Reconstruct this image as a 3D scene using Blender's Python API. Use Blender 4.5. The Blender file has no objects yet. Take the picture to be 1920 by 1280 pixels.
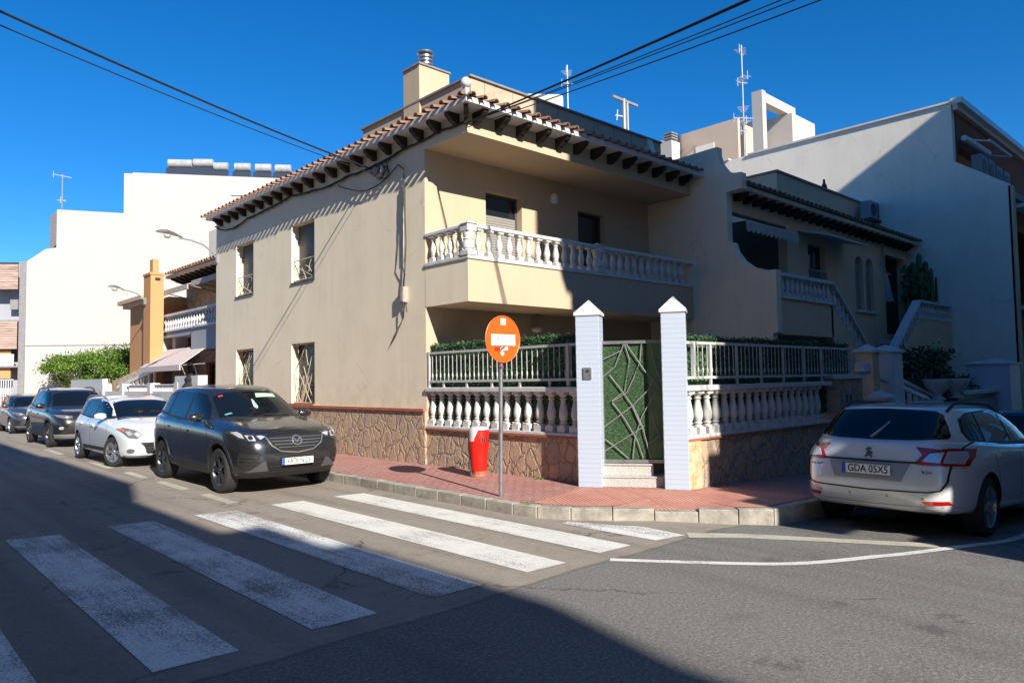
import bpy, bmesh, math, random
from mathutils import Vector, Matrix
from mathutils.bvhtree import BVHTree
rnd = random.Random(7)
S = bpy.context.scene
COL = S.collection
# ------------------------------------------------------------ camera
cd = bpy.data.cameras.new('camera'); cam = bpy.data.objects.new('camera', cd); COL.objects.link(cam)
cd.sensor_width = 36; cd.lens = 25.507; cd.clip_end = 500; cd.clip_start = 0.05
Rv, Uv, Fv = Vector((0.7328, -0.68026, -0.01593)), Vector((-0.02415, -0.0494, 0.99849)), Vector((0.68002, 0.73131, 0.05263))
M = Matrix((Rv, Uv, -Fv)).transposed().to_4x4(); M.translation = Vector((-8.1423, -11.1438, 1.7))
cam.matrix_world = M
S.camera = cam
# ------------------------------------------------------------ sky and sun
SUN = Vector((0.24, 0.97, -0.571)).normalized()      # direction the light travels
elev = math.asin(-SUN.z)
w = bpy.data.worlds.new('World'); S.world = w; w.use_nodes = True
nt = w.node_tree; bg = nt.nodes['Background']
sky = nt.nodes.new('ShaderNodeTexSky'); sky.sky_type = 'NISHITA'; sky.sun_disc = False
sky.sun_elevation = elev; sky.sun_rotation = math.atan2(-SUN.x, -SUN.y)
sky.air_density = 1.0; sky.dust_density = 0.0; sky.ozone_density = 7.0; sky.altitude = 1500
hs = nt.nodes.new('ShaderNodeHueSaturation'); hs.inputs['Saturation'].default_value = 1.22
nt.links.new(sky.outputs[0], hs.inputs['Color']); nt.links.new(hs.outputs[0], bg.inputs[0]); bg.inputs[1].default_value = 0.098
sl = bpy.data.lights.new('sun', 'SUN'); so = bpy.data.objects.new('sun', sl); COL.objects.link(so)
sl.energy = 5.0; sl.angle = math.radians(0.55); sl.color = (1, 0.93, 0.82)
so.rotation_euler = SUN.to_track_quat('-Z', 'Y').to_euler()
S.view_settings.view_transform = 'Standard'; S.view_settings.look = 'None'
S.view_settings.exposure = 0.72; S.view_settings.gamma = 1
# ------------------------------------------------------------ materials
def mat(name, col=(.5, .5, .5), rough=.7, metal=0, spec=.5, coat=0, coatr=.03):
    m = bpy.data.materials.new(name); m.use_nodes = True
    b = m.node_tree.nodes['Principled BSDF']
    b.inputs['Base Color'].default_value = (*col, 1); b.inputs['Roughness'].default_value = rough
    b.inputs['Metallic'].default_value = metal; b.inputs['Specular IOR Level'].default_value = spec
    b.inputs['Coat Weight'].default_value = coat; b.inputs['Coat Roughness'].default_value = coatr
    return m
def N(m, t, **k):
    n = m.node_tree.nodes.new('ShaderNode' + t)
    for a, v in k.items():
        if a in n.inputs.keys(): n.inputs[a].default_value = v
        else: setattr(n, a, v)
    return n
def L(m, a, b): m.node_tree.links.new(a, b)
def bsdf(m): return m.node_tree.nodes['Principled BSDF']
def coord(m, scale=(1, 1, 1)):
    g = N(m, 'NewGeometry'); mp = N(m, 'Mapping'); mp.inputs['Scale'].default_value = scale
    L(m, g.outputs['Position'], mp.inputs['Vector']); return mp.outputs[0]
def noise(m, vec, scale, detail=4, rough=.6):
    n = N(m, 'TexNoise', Scale=scale, Detail=detail, Roughness=rough); L(m, vec, n.inputs['Vector']); return n.outputs['Fac']
def ramp(m, fac, stops):
    r = N(m, 'ValToRGB'); e = r.color_ramp.elements
    while len(e) < len(stops): e.new(0.5)
    for i, (p, c) in enumerate(stops):
        e[i].position = p; e[i].color = (*c, 1) if len(c) == 3 else c
    L(m, fac, r.inputs[0]); return r.outputs[0]
def mix(m, fac, a, b, mode='MIX'):
    n = N(m, 'MixRGB', blend_type=mode)
    for i, v in ((0, fac), (1, a), (2, b)):
        if hasattr(v, 'is_linked'): L(m, v, n.inputs[i])
        else: n.inputs[i].default_value = v if isinstance(v, (int, float)) else (*v, 1)
    return n.outputs[0]
def bump(m, h, strength=.3, dist=.01, prev=None):
    b = N(m, 'Bump', Strength=strength, Distance=dist); L(m, h, b.inputs['Height'])
    if prev is not None: L(m, prev, b.inputs['Normal'])
    L(m, b.outputs[0], bsdf(m).inputs['Normal']); return b.outputs[0]
def mul(c, k): return tuple(min(1, x * k) for x in c)
def stucco(name, c, grain=70, stain=.22, warm=(1, .97, .92)):
    m = mat(name, c, .92, spec=.2); v = coord(m)
    vs = coord(m, (1, 1, .25))
    a = noise(m, v, .9, 5, .65); b2 = noise(m, vs, 2.3, 4, .7); g = noise(m, v, grain, 2, .6)
    f = mix(m, .5, a, mix(m, .5, b2, noise(m, coord(m, (1, 1, .06)), 7, 4, .7))); col = ramp(m, f, [(.30, mul(c, 1 - stain)), (.52, c), (.72, mul(c, 1.06))])
    c2 = mix(m, .18, col, ramp(m, g, [(.3, mul(c, .75)), (.7, mul(c, 1.12))]))
    vc = N(m, 'TexVoronoi', Scale=.55, feature='DISTANCE_TO_EDGE'); nz = N(m, 'TexNoise', Scale=2.5, Detail=6, Roughness=.7); L(m, v, nz.inputs['Vector']); L(m, mix(m, .3, v, nz.outputs['Color']), vc.inputs['Vector'])
    ck = mix(m, 1, ramp(m, vc.outputs['Distance'], [(0, (.55, .55, .55)), (.0045, (0, 0, 0))]), ramp(m, noise(m, v, .7, 2), [(.52, (0, 0, 0)), (.6, (1, 1, 1))]), 'MULTIPLY')
    c2 = mix(m, ck, c2, mul(c, .45))
    sz = N(m, 'SeparateXYZ'); L(m, v, sz.inputs[0]); dz = N(m, 'MapRange'); dz.inputs['From Min'].default_value = .9; dz.inputs['From Max'].default_value = 2.0; dz.inputs['To Min'].default_value = .5; dz.inputs['To Max'].default_value = 0; L(m, sz.outputs[2], dz.inputs['Value'])
    c2 = mix(m, mix(m, 1, dz.outputs[0], ramp(m, noise(m, v, 3.2, 5, .7), [(.42, (0, 0, 0)), (.62, (1, 1, 1))]), 'MULTIPLY'), c2, mul(c, .62))
    L(m, c2, bsdf(m).inputs['Base Color']); bump(m, g, .35, .006); return m
def soiled(name, c, rough=.5, amt=.25, sc=6, **k):
    m = mat(name, c, rough, **k); v = coord(m); a = noise(m, v, sc, 5, .7)
    L(m, ramp(m, a, [(.35, mul(c, 1 - amt)), (.6, c), (.8, mul(c, 1.05))]), bsdf(m).inputs['Base Color'])
    bump(m, noise(m, v, 60, 2), .12, .003); return m
M_ = {}
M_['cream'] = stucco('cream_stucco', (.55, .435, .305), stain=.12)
M_['cream_side'] = stucco('lightened_side_stucco', (.86, .755, .575), stain=.17)  # same house render, its colour lightened where the sun only grazes
M_['cream2'] = stucco('beige_stucco', (.70, .53, .37))
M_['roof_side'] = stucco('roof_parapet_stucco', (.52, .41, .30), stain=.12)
M_['whitewall'] = stucco('white_render', (.50, .47, .435), stain=.06, grain=30)
M_['room_shade'] = stucco('room_shade_brown', (.16, .12, .09))  # dark brown stands in for shade inside the neighbour's rooms
M_['panel'] = mat('solar_collector_glass', (.04, .05, .07), .15)
M_['tank'] = soiled('grey_white_tank', (.42, .43, .44), .4, .3, 3)
M_['whitewall2'] = stucco('weathered_white_render', (.84, .78, .67), stain=.16)
M_['pinkwall'] = stucco('pale_pink_render', (.62, .49, .385), stain=.10)
M_['orange'] = stucco('orange_render', (.60, .31, .14), stain=.12)
M_['brownwall'] = stucco('red_brown_render', (.25, .09, .05))
M_['redwall'] = stucco('orange_red_render', (.50, .07, .02))
M_['greywall'] = stucco('grey_render', (.36, .37, .40))
M_['farcream'] = stucco('opposite_render', (.62, .54, .40))
M_['white'] = soiled('white_painted_stone', (.64, .63, .615), .6, .16, 7)
M_['whitepaint'] = soiled('white_gloss_paint', (.68, .68, .68), .35, .08, 8)
M_['bluewhite'] = soiled('pale_blue_paint', (.60, .64, .70), .55, .05, 5)
M_['wood'] = soiled('dark_stained_wood', (.028, .018, .014), .6, .4, 12)
M_['slat'] = soiled('weathered_boards', (.36, .25, .19), .8, .45, 9)
M_['dark'] = mat('dark_interior', (.012, .012, .014), .6)
M_['greydark'] = mat('dark_grey_trim', (.06, .06, .065), .6)
M_['cap'] = soiled('grey_coping', (.26, .25, .25), .7, .2)
M_['redcoping'] = soiled('terracotta_coping', (.42, .15, .085), .7, .3)
M_['galv'] = soiled('galvanised_steel', (.42, .43, .44), .35, .25, 10, metal=.75)
M_['railgrey'] = soiled('light_grey_railing_paint', (.54, .53, .53), .5, .15)
M_['metal'] = soiled('grey_painted_metal', (.34, .35, .36), .45, .2, 9, metal=.3)
M_['ironbeige'] = soiled('cream_painted_iron', (.60, .52, .38), .5, .2)
M_['black'] = mat('black_rubber', (.015, .015, .016), .75)
M_['cable'] = mat('black_cable', (.018, .018, .02), .6)
M_['concrete'] = soiled('pale_concrete', (.42, .385, .33), .85, .45, 5)
M_['shutter'] = soiled('grey_shutter', (.30, .29, .27), .5, .1)
M_['shutter_d'] = soiled('brown_grey_shutter', (.085, .08, .08), .5, .2)
M_['awn'] = soiled('canvas_awning', (.50, .42, .37), .8, .2)
M_['awnpink'] = soiled('pale_pink_canvas', (.62, .52, .50), .8, .15)
M_['cloth'] = soiled('white_cloth', (.6, .6, .6), .9, .1)
M_['trunk'] = soiled('bark', (.12, .085, .06), .95, .4, 20)
def glassm():
    m = mat('window_glass', (.012, .016, .02), .02, spec=.9); return m
M_['glass'] = glassm()
def terracotta():
    m = mat('terracotta_tile', (.5, .2, .09), .85); v = coord(m)
    a = noise(m, v, 5, 3, .7); b = noise(m, v, 40, 3, .7)
    L(m, mix(m, .35, ramp(m, a, [(.3, (.15, .075, .05)), (.5, (.27, .135, .085)), (.7, (.38, .26, .18))]), ramp(m, b, [(.3, (.10, .055, .04)), (.7, (.40, .27, .19))])), bsdf(m).inputs['Base Color'])
    bump(m, b, .4, .01); return m
M_['tile'] = terracotta()
def stone():
    m = mat('crazy_stone_cladding', (.4, .3, .2), .85); g = N(m, 'NewGeometry')
    mp = N(m, 'Mapping'); mp.inputs['Scale'].default_value = (1, 1, .72); L(m, g.outputs['Position'], mp.inputs['Vector'])
    nz = N(m, 'TexNoise', Scale=4.0, Detail=4); L(m, mp.outputs[0], nz.inputs['Vector'])
    v = mix(m, .22, mp.outputs[0], nz.outputs['Color'])
    vo = N(m, 'TexVoronoi', Scale=5.6, feature='DISTANCE_TO_EDGE'); L(m, v, vo.inputs['Vector'])
    vc = N(m, 'TexVoronoi', Scale=5.6, feature='F1'); L(m, v, vc.inputs['Vector'])
    sep = N(m, 'SeparateColor'); L(m, vc.outputs['Color'], sep.inputs[0])
    base = ramp(m, sep.outputs[0], [(.0, (.24, .21, .19)), (.18, (.45, .35, .26)), (.45, (.48, .36, .235)), (.62, (.34, .30, .27)), (.85, (.58, .42, .28))])
    n2 = noise(m, g.outputs['Position'], 9, 6, .75); n3 = noise(m, g.outputs['Position'], 28, 4, .7)
    c = mix(m, .6, base, ramp(m, n2, [(.30, (.17, .155, .15)), (.45, (.42, .36, .30)), (.56, (.58, .36, .19)), (.7, (.66, .55, .42))]))
    j = ramp(m, vo.outputs['Distance'], [(.004, (0, 0, 0)), (.03, (1, 1, 1))])
    L(m, mix(m, j, (.26, .21, .165), c), bsdf(m).inputs['Base Color'])
    h = mix(m, .5, mix(m, .5, ramp(m, vo.outputs['Distance'], [(0, (0, 0, 0)), (.09, (1, 1, 1))]), sep.outputs[1]), mix(m, .5, n2, n3)); bump(m, h, 1, .075); return m
M_['stone'] = stone()
def marble():
    m = mat('ochre_stone_slab', (.6, .4, .2), .6); v = coord(m); a = noise(m, v, 7, 6, .75)
    L(m, ramp(m, a, [(.3, (.36, .19, .10)), (.48, (.62, .40, .22)), (.6, (.56, .48, .36)), (.75, (.70, .52, .34))]), bsdf(m).inputs['Base Color']); bump(m, a, .3, .01); return m
M_['slab'] = marble()
def granite():
    m = mat('speckled_granite', (.5, .5, .5), .5); v = coord(m); a = noise(m, v, 160, 3, .8)
    L(m, ramp(m, a, [(.36, (.10, .10, .10)), (.47, (.42, .41, .39)), (.62, (.66, .65, .62))]), bsdf(m).inputs['Base Color']); return m
M_['granite'] = granite()
def brickpaint():
    # thin bricks under pale blue paint: joints dent the surface and are coloured darker
    m = mat('pale_blue_painted_brick', (.62, .68, .76), .55); tc = N(m, 'TexCoord')
    br = N(m, 'TexBrick', offset=.5); br.inputs['Scale'].default_value = 1; br.inputs['Mortar Size'].default_value = .0045
    br.inputs['Brick Width'].default_value = .26; br.inputs['Row Height'].default_value = .068; br.inputs['Mortar Smooth'].default_value = .4
    mp = N(m, 'Mapping'); mp.inputs['Rotation'].default_value = (math.pi / 2, 0, 0); L(m, tc.outputs['Object'], mp.inputs['Vector'])
    sx = N(m, 'SeparateXYZ'); L(m, tc.outputs['Object'], sx.inputs[0]); cx = N(m, 'CombineXYZ')
    ad = N(m, 'Math', operation='ADD'); L(m, sx.outputs[0], ad.inputs[0]); L(m, sx.outputs[1], ad.inputs[1])
    L(m, ad.outputs[0], cx.inputs[0]); L(m, sx.outputs[2], cx.inputs[1]); L(m, cx.outputs[0], br.inputs['Vector'])
    L(m, mix(m, br.outputs['Fac'], (.43, .50, .61), (.33, .39, .49)), bsdf(m).inputs['Base Color'])
    inv = N(m, 'Math', operation='SUBTRACT'); inv.inputs[0].default_value = 1; L(m, br.outputs['Fac'], inv.inputs[1])
    bump(m, inv.outputs[0], .3, .003); return m
M_['bluebrick'] = brickpaint()
def leafm(name, c1, c2, c3):
    m = mat(name, c1, .5, spec=.35); g = N(m, 'NewGeometry'); o = N(m, 'TexNoise', Scale=3.0, Detail=3)
    L(m, g.outputs['Position'], o.inputs['Vector']); f = mix(m, .6, o.outputs['Fac'], g.outputs['Random Per Island'])
    L(m, ramp(m, f, [(.2, c1), (.5, c2), (.8, c3)]), bsdf(m).inputs['Base Color'])
    return m
M_['hedge'] = leafm('artificial_hedge_leaves', (.010, .030, .014), (.03, .085, .035), (.12, .22, .10))
M_['leaf'] = leafm('citrus_leaves', (.025, .07, .008), (.07, .16, .012), (.20, .28, .03))
M_['leafd'] = leafm('shaded_shrub_leaves', (.02, .05, .02), (.04, .09, .03), (.08, .13, .05))
def grassm():
    m = mat('artificial_turf_panel', (.03, .12, .03), .8); v = coord(m, (1, 1, 2.2)); a = noise(m, v, 26, 5, .85)
    L(m, ramp(m, a, [(.38, (.005, .018, .007)), (.52, (.025, .075, .025)), (.66, (.12, .22, .08))]), bsdf(m).inputs['Base Color']); bump(m, a, 1, .03); return m
M_['turf'] = grassm()
def asphalt():
    m = mat('asphalt', (.06, .06, .06), .9, spec=.3); g = N(m, 'NewGeometry'); P = g.outputs['Position']
    sx = N(m, 'SeparateXYZ'); L(m, P, sx.inputs[0])
    wob = noise(m, P, .5, 4, .6); fine = mix(m, .5, noise(m, P, 110, 3, .8), noise(m, P, 38, 3, .8)); mid = noise(m, P, 6, 5, .7); big = noise(m, P, .35, 4, .6)
    new = mix(m, .75, ramp(m, big, [(.3, (.155, .152, .142)), (.7, (.20, .196, .184))]), ramp(m, fine, [(.34, (.035, .035, .034)), (.52, (.185, .182, .172)), (.68, (.50, .49, .46))]))
    old = mix(m, .45, ramp(m, mid, [(.3, (.24, .208, .172)), (.7, (.33, .29, .245))]), ramp(m, fine, [(.34, (.10, .088, .078)), (.66, (.50, .44, .375))]))
    # older, browner surfacing lies north of the seam at the end of the crossing
    a = N(m, 'Math', operation='MULTIPLY_ADD'); L(m, wob, a.inputs[0]); a.inputs[1].default_value = .25; L(m, sx.outputs[1], a.inputs[2])
    x2 = N(m, 'Math', operation='MULTIPLY_ADD'); L(m, sx.outputs[0], x2.inputs[0]); x2.inputs[1].default_value = -.02; L(m, a.outputs[0], x2.inputs[2])
    st = N(m, 'MapRange'); st.inputs['From Min'].default_value = -6.56; st.inputs['From Max'].default_value = -6.50; L(m, x2.outputs[0], st.inputs['Value'])
    c = mix(m, st.outputs[0], new, old)
    # crack-sealed seam
    d = N(m, 'Math', operation='ADD'); L(m, x2.outputs[0], d.inputs[0]); d.inputs[1].default_value = 6.53
    ab = N(m, 'Math', operation='ABSOLUTE'); L(m, d.outputs[0], ab.inputs[0])
    seam = ramp(m, ab.outputs[0], [(.0, (.5, .5, .5)), (.04, (0, 0, 0))]); c = mix(m, seam, c, (.05, .048, .045))
    # oil drips and stains
    vo = N(m, 'TexVoronoi', Scale=1.1); L(m, P, vo.inputs['Vector'])
    sp = ramp(m, mix(m, .5, vo.outputs['Distance'], mid), [(.27, (1, 1, 1)), (.32, (0, 0, 0))]); sp = mix(m, .38, (0, 0, 0), sp)
    c = mix(m, sp, c, (.028, .026, .024))
    st2 = ramp(m, noise(m, P, 1.3, 6, .75), [(.56, (0, 0, 0)), (.7, (.35, .35, .35))]); c = mix(m, st2, c, (.05, .045, .04))
    vc = N(m, 'TexVoronoi', Scale=.42, feature='DISTANCE_TO_EDGE'); nzv = N(m, 'TexNoise', Scale=1.6, Detail=6, Roughness=.7); L(m, P, nzv.inputs['Vector']); L(m, mix(m, .35, P, nzv.outputs['Color']), vc.inputs['Vector'])
    cr = ramp(m, vc.outputs['Distance'], [(.0, (.75, .75, .75)), (.006, (0, 0, 0))]); gate = ramp(m, noise(m, P, .6, 2), [(.50, (0, 0, 0)), (.58, (1, 1, 1))])
    c = mix(m, mix(m, 1, cr, gate, 'MULTIPLY'), c, (.035, .033, .03))
    tr = ramp(m, noise(m, mapx(m, (1.6, .07, 1)), 1.0, 3), [(.46, (0, 0, 0)), (.62, (.30, .30, .30))]); c = mix(m, tr, c, (.075, .07, .066))
    L(m, c, bsdf(m).inputs['Base Color']); bump(m, fine, .6, .006); return m
def mapx(m, s): return coord(m, s)
M_['asphalt'] = asphalt()
def paint(name, c, wear):
    m = mat(name, c, .7); v = coord(m); a = noise(m, v, 55, 6, .85); b = mix(m, .5, noise(m, v, 1.6, 4, .6), noise(m, coord(m, (5.5, .35, 1)), 1.0, 4, .7))
    f = mix(m, .42, a, b); k = ramp(m, f, [(wear - .035, (1, 1, 1)), (wear + .02, (0, 0, 0))])
    base = mix(m, .35, c, ramp(m, noise(m, v, 5, 4), [(.3, mul(c, .7)), (.7, mul(c, 1.05))]))
    L(m, mix(m, k, base, (.17, .155, .14)), bsdf(m).inputs['Base Color']); bump(m, a, .3, .004); return m
M_['paint'] = paint('road_paint', (.72, .72, .67), .452)
M_['paint_worn'] = paint('worn_road_paint', (.78, .78, .76), .492)
M_['paint_old'] = paint('old_cream_road_paint', (.52, .49, .39), .46)
def paving():
    m = mat('red_paving', (.4, .2, .15), .85); v = coord(m)
    br = N(m, 'TexBrick', offset=.5); L(m, v, br.inputs['Vector'])
    for k, val in (('Scale', 1), ('Mortar Size', .009), ('Brick Width', .20), ('Row Height', .10)): br.inputs[k].default_value = val
    b4 = N(m, 'TexBrick', offset=0, offset_frequency=1); L(m, v, b4.inputs['Vector'])
    for k, val in (('Scale', 1), ('Mortar Size', .006), ('Brick Width', .40), ('Row Height', .40)): b4.inputs[k].default_value = val
    a = noise(m, v, 2.2, 5, .7); c = ramp(m, a, [(.3, (.40, .15, .125)), (.55, (.46, .22, .19)), (.75, (.50, .33, .29))])
    c = mix(m, br.outputs['Fac'], mix(m, .35, c, ramp(m, noise(m, v, 30, 2), [(.35, (.26, .10, .085)), (.65, (.60, .36, .31))])), (.20, .10, .085)); c = mix(m, b4.outputs['Fac'], c, (.17, .10, .08))
    st = ramp(m, noise(m, v, 5, 5, .8), [(.55, (0, 0, 0)), (.68, (.6, .6, .6))]); c = mix(m, st, c, (.34, .27, .22))
    L(m, c, bsdf(m).inputs['Base Color']); iv = ramp(m, br.outputs['Fac'], [(0, (1, 1, 1)), (1, (0, 0, 0))]); bump(m, iv, .6, .005); return m
M_['paving'] = paving()
def tactile():
    m = mat('orange_ribbed_paving', (.6, .25, .16), .8); g = N(m, 'NewGeometry'); mp = N(m, 'Mapping'); mp.inputs['Rotation'].default_value = (0, 0, math.radians(31))
    L(m, g.outputs['Position'], mp.inputs['Vector'])
    wv = N(m, 'TexWave', wave_type='BANDS', bands_direction='X'); wv.inputs['Scale'].default_value = 6.5; wv.inputs['Distortion'].default_value = 0; L(m, mp.outputs[0], wv.inputs['Vector'])
    b4 = N(m, 'TexBrick', offset=0, offset_frequency=1); L(m, mp.outputs[0], b4.inputs['Vector'])
    for k, val in (('Scale', 1), ('Mortar Size', .007), ('Brick Width', .40), ('Row Height', .40)): b4.inputs[k].default_value = val
    a = noise(m, g.outputs['Position'], 2.0, 5, .7); c = ramp(m, a, [(.3, (.46, .20, .15)), (.6, (.64, .32, .23))])
    c = mix(m, ramp(m, wv.outputs['Fac'], [(.15, (.8, .8, .8)), (.6, (0, 0, 0))]), c, (.36, .14, .10)); c = mix(m, mix(m, .5, (0, 0, 0), b4.outputs['Fac']), c, (.20, .10, .07))
    L(m, c, bsdf(m).inputs['Base Color']); bump(m, wv.outputs['Fac'], .7, .006); return m
M_['tactile'] = tactile()
def planks():
    m = mat('weathered_slats', (.4, .28, .2), .85); v = coord(m, (.6, .6, 14)); a = noise(m, v, 1.3, 5, .75)
    L(m, ramp(m, a, [(.32, (.16, .10, .08)), (.5, (.42, .30, .24)), (.66, (.60, .48, .42))]), bsdf(m).inputs['Base Color']); bump(m, a, .5, .02); return m
M_['planks'] = planks()
def ashlar():
    m = mat('tan_stone_wall', (.7, .5, .33), .9); v = coord(m, (1, 1, 3)); a = noise(m, v, 3, 4, .7)
    L(m, ramp(m, a, [(.35, (.50, .33, .20)), (.6, (.76, .58, .40))]), bsdf(m).inputs['Base Color']); bump(m, a, .7, .04); return m
M_['tanstone'] = ashlar()
# ------------------------------------------------------------ mesh helpers
ORG = {}
class MB:
    def __init__(s): s.b = bmesh.new()
    def quad(s, *p):
        return s.b.faces.new([s.b.verts.new(q) for q in p])
    def box(s, x0, x1, y0, y1, z0, z1):
        if x0 > x1: x0, x1 = x1, x0
        if y0 > y1: y0, y1 = y1, y0
        if z0 > z1: z0, z1 = z1, z0
        v = [s.b.verts.new((x, y, z)) for x in (x0, x1) for y in (y0, y1) for z in (z0, z1)]
        for f in ((0, 1, 3, 2), (4, 6, 7, 5), (0, 4, 5, 1), (2, 3, 7, 6), (0, 2, 6, 4), (1, 5, 7, 3)): s.b.faces.new([v[i] for i in f])
        return s
    def obox(s, o, u, v, w):       # origin corner and three edge vectors
        o, u, v, w = Vector(o), Vector(u), Vector(v), Vector(w)
        p = [s.b.verts.new(o + a * u + b * v + c * w) for a in (0, 1) for b in (0, 1) for c in (0, 1)]
        for f in ((0, 1, 3, 2), (4, 6, 7, 5), (0, 4, 5, 1), (2, 3, 7, 6), (0, 2, 6, 4), (1, 5, 7, 3)): s.b.faces.new([p[i] for i in f])
        return s
    def prism(s, pts, d):          # 3D polygon and thickness vector
        d = Vector(d); a = [s.b.verts.new(p) for p in pts]; c = [s.b.verts.new(Vector(p) + d) for p in pts]; n = len(pts)
        s.b.faces.new(a).normal_update(); s.b.faces.new(c[::-1]).normal_update()
        for i in range(n): s.b.faces.new([a[i], c[i], c[(i + 1) % n], a[(i + 1) % n]])
        return s
    def tube(s, pts, r, seg=8, caps=True):
        pts = [Vector(p) for p in pts]; rings = []; n = len(pts); up = Vector((0, 0, 1))
        for i, p in enumerate(pts):
            t = (pts[min(i + 1, n - 1)] - pts[max(i - 1, 0)]).normalized()
            a = t.cross(up) if abs(t.z) < .95 else t.cross(Vector((1, 0, 0)))
            a.normalize(); b = t.cross(a); rr = r[i] if isinstance(r, (list, tuple)) else r
            rings.append([s.b.verts.new(p + rr * (math.cos(k * 2 * math.pi / seg) * a + math.sin(k * 2 * math.pi / seg) * b)) for k in range(seg)])
        for A, B in zip(rings, rings[1:]):
            for k in range(seg): s.b.faces.new([A[k], A[(k + 1) % seg], B[(k + 1) % seg], B[k]])
        if caps: s.b.faces.new(rings[0][::-1]); s.b.faces.new(rings[-1])
        return s
    def lathe(s, prof, o=(0, 0, 0), ax='z', seg=16, caps=True):
        o = Vector(o); rings = []
        for r, h in prof:
            R = []
            for k in range(seg):
                a = 2 * math.pi * (k + .5) / seg; c, d = r * math.cos(a), r * math.sin(a)
                R.append(s.b.verts.new(o + Vector({'z': (c, d, h), 'y': (c, h, d), 'x': (h, c, d)}[ax])))
            rings.append(R)
        for A, B in zip(rings, rings[1:]):
            for k in range(seg): s.b.faces.new([A[k], A[(k + 1) % seg], B[(k + 1) % seg], B[k]])
        if caps: s.b.faces.new(rings[0][::-1]); s.b.faces.new(rings[-1])
        return s
    def build(s, name, m, parent=None, smooth=False, bevel=0, angle=40):
        bmesh.ops.recalc_face_normals(s.b, faces=s.b.faces)
        if parent is not None and parent in ORG: bmesh.ops.translate(s.b, verts=s.b.verts, vec=-ORG[parent])
        me = bpy.data.meshes.new(name); s.b.to_mesh(me); s.b.free()
        o = bpy.data.objects.new(name, me); COL.objects.link(o)
        me.materials.append(M_[m] if isinstance(m, str) else m)
        if parent is not None:
            o.parent = parent
            if parent in ORG: ORG[o] = ORG[parent]
        if smooth:
            for p in me.polygons: p.use_smooth = True
            me.set_sharp_from_angle(angle=math.radians(angle))
        if bevel:
            bv = o.modifiers.new('bevel', 'BEVEL'); bv.width = bevel; bv.segments = 2; bv.limit_method = 'ANGLE'
        return o
def thing(name, label, cat, loc=(0, 0, 0), rz=0, group=None):
    o = bpy.data.objects.new(name, None); COL.objects.link(o); o.location = loc; o.rotation_euler = (0, 0, rz)
    o.empty_display_size = .2; o['label'] = label; o['category'] = cat
    if group: o['group'] = group
    if rz == 0: ORG[o] = Vector(loc)
    return o
def tag(o, label, cat, group=None):
    o['label'] = label; o['category'] = cat
    if group: o['group'] = group
    return o
def struct(o, kind='structure'): o['kind'] = kind; return o
def inst(src, parent, loc, rz=0, name=None):       # another object on the same mesh
    o = src.copy(); COL.objects.link(o); o.parent = parent
    base = ORG.get(parent, Vector((0, 0, 0))); o.location = Vector(loc) - base; o.rotation_euler = (0, 0, rz)
    return o
def wall(mb, org, U, V, w, h, t, holes):
    """wall sheet w by h along U, V from org with thickness vector t and rectangular holes (u0,u1,v0,v1)"""
    org, U, V, t = Vector(org), Vector(U), Vector(V), Vector(t)
    us = sorted({0, w, *[x for q in holes for x in q[:2]]}); vs = sorted({0, h, *[x for q in holes for x in q[2:]]})
    inside = lambda u, v: any(a < u < b and c < v < d for a, b, c, d in holes)
    P = lambda u, v, k: mb.b.verts.new(org + U * u + V * v + t * k)
    def q(*p): mb.b.faces.new([P(*x) for x in p])
    cell = lambda i, j: 0 <= i < len(us) - 1 and 0 <= j < len(vs) - 1 and not inside((us[i] + us[i + 1]) / 2, (vs[j] + vs[j + 1]) / 2)
    for i in range(len(us) - 1):
        for j in range(len(vs) - 1):
            if not cell(i, j): continue
            a, b, c, d = us[i], us[i + 1], vs[j], vs[j + 1]
            q((a, c, 0), (b, c, 0), (b, d, 0), (a, d, 0)); q((a, c, 1), (a, d, 1), (b, d, 1), (b, c, 1))
            if not cell(i - 1, j): q((a, c, 0), (a, d, 0), (a, d, 1), (a, c, 1))
            if not cell(i + 1, j): q((b, c, 0), (b, c, 1), (b, d, 1), (b, d, 0))
            if not cell(i, j - 1): q((a, c, 0), (a, c, 1), (b, c, 1), (b, c, 0))
            if not cell(i, j + 1): q((a, d, 0), (b, d, 0), (b, d, 1), (a, d, 1))
    bmesh.ops.remove_doubles(mb.b, verts=mb.b.verts, dist=.0005)
    return mb
def sag(a, b, s=.3, n=18):
    a, b = Vector(a), Vector(b); return [a.lerp(b, i / n) - Vector((0, 0, s * 4 * (i / n) * (1 - i / n))) for i in range(n + 1)]
def leaves(mb, center, rad, n, size, squash=1.0, shell=.45):
    for _ in range(n):
        while 1:
            p = Vector((rnd.uniform(-1, 1), rnd.uniform(-1, 1), rnd.uniform(-1, 1)))
            if shell < p.length < 1: break
        c = Vector(center) + Vector((p.x * rad[0], p.y * rad[1], p.z * rad[2]))
        leaf(mb, c, size * rnd.uniform(.6, 1.3))
def leaf(mb, c, s, up=.3):
    d = Vector((rnd.gauss(0, 1), rnd.gauss(0, 1), rnd.gauss(0, 1) + up)).normalized(); e = d.cross(Vector((rnd.gauss(0, 1), rnd.gauss(0, 1), rnd.gauss(0, 1)))).normalized()
    mb.quad(c - d * s, c + e * s * .42, c + d * s, c - e * s * .42)
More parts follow.
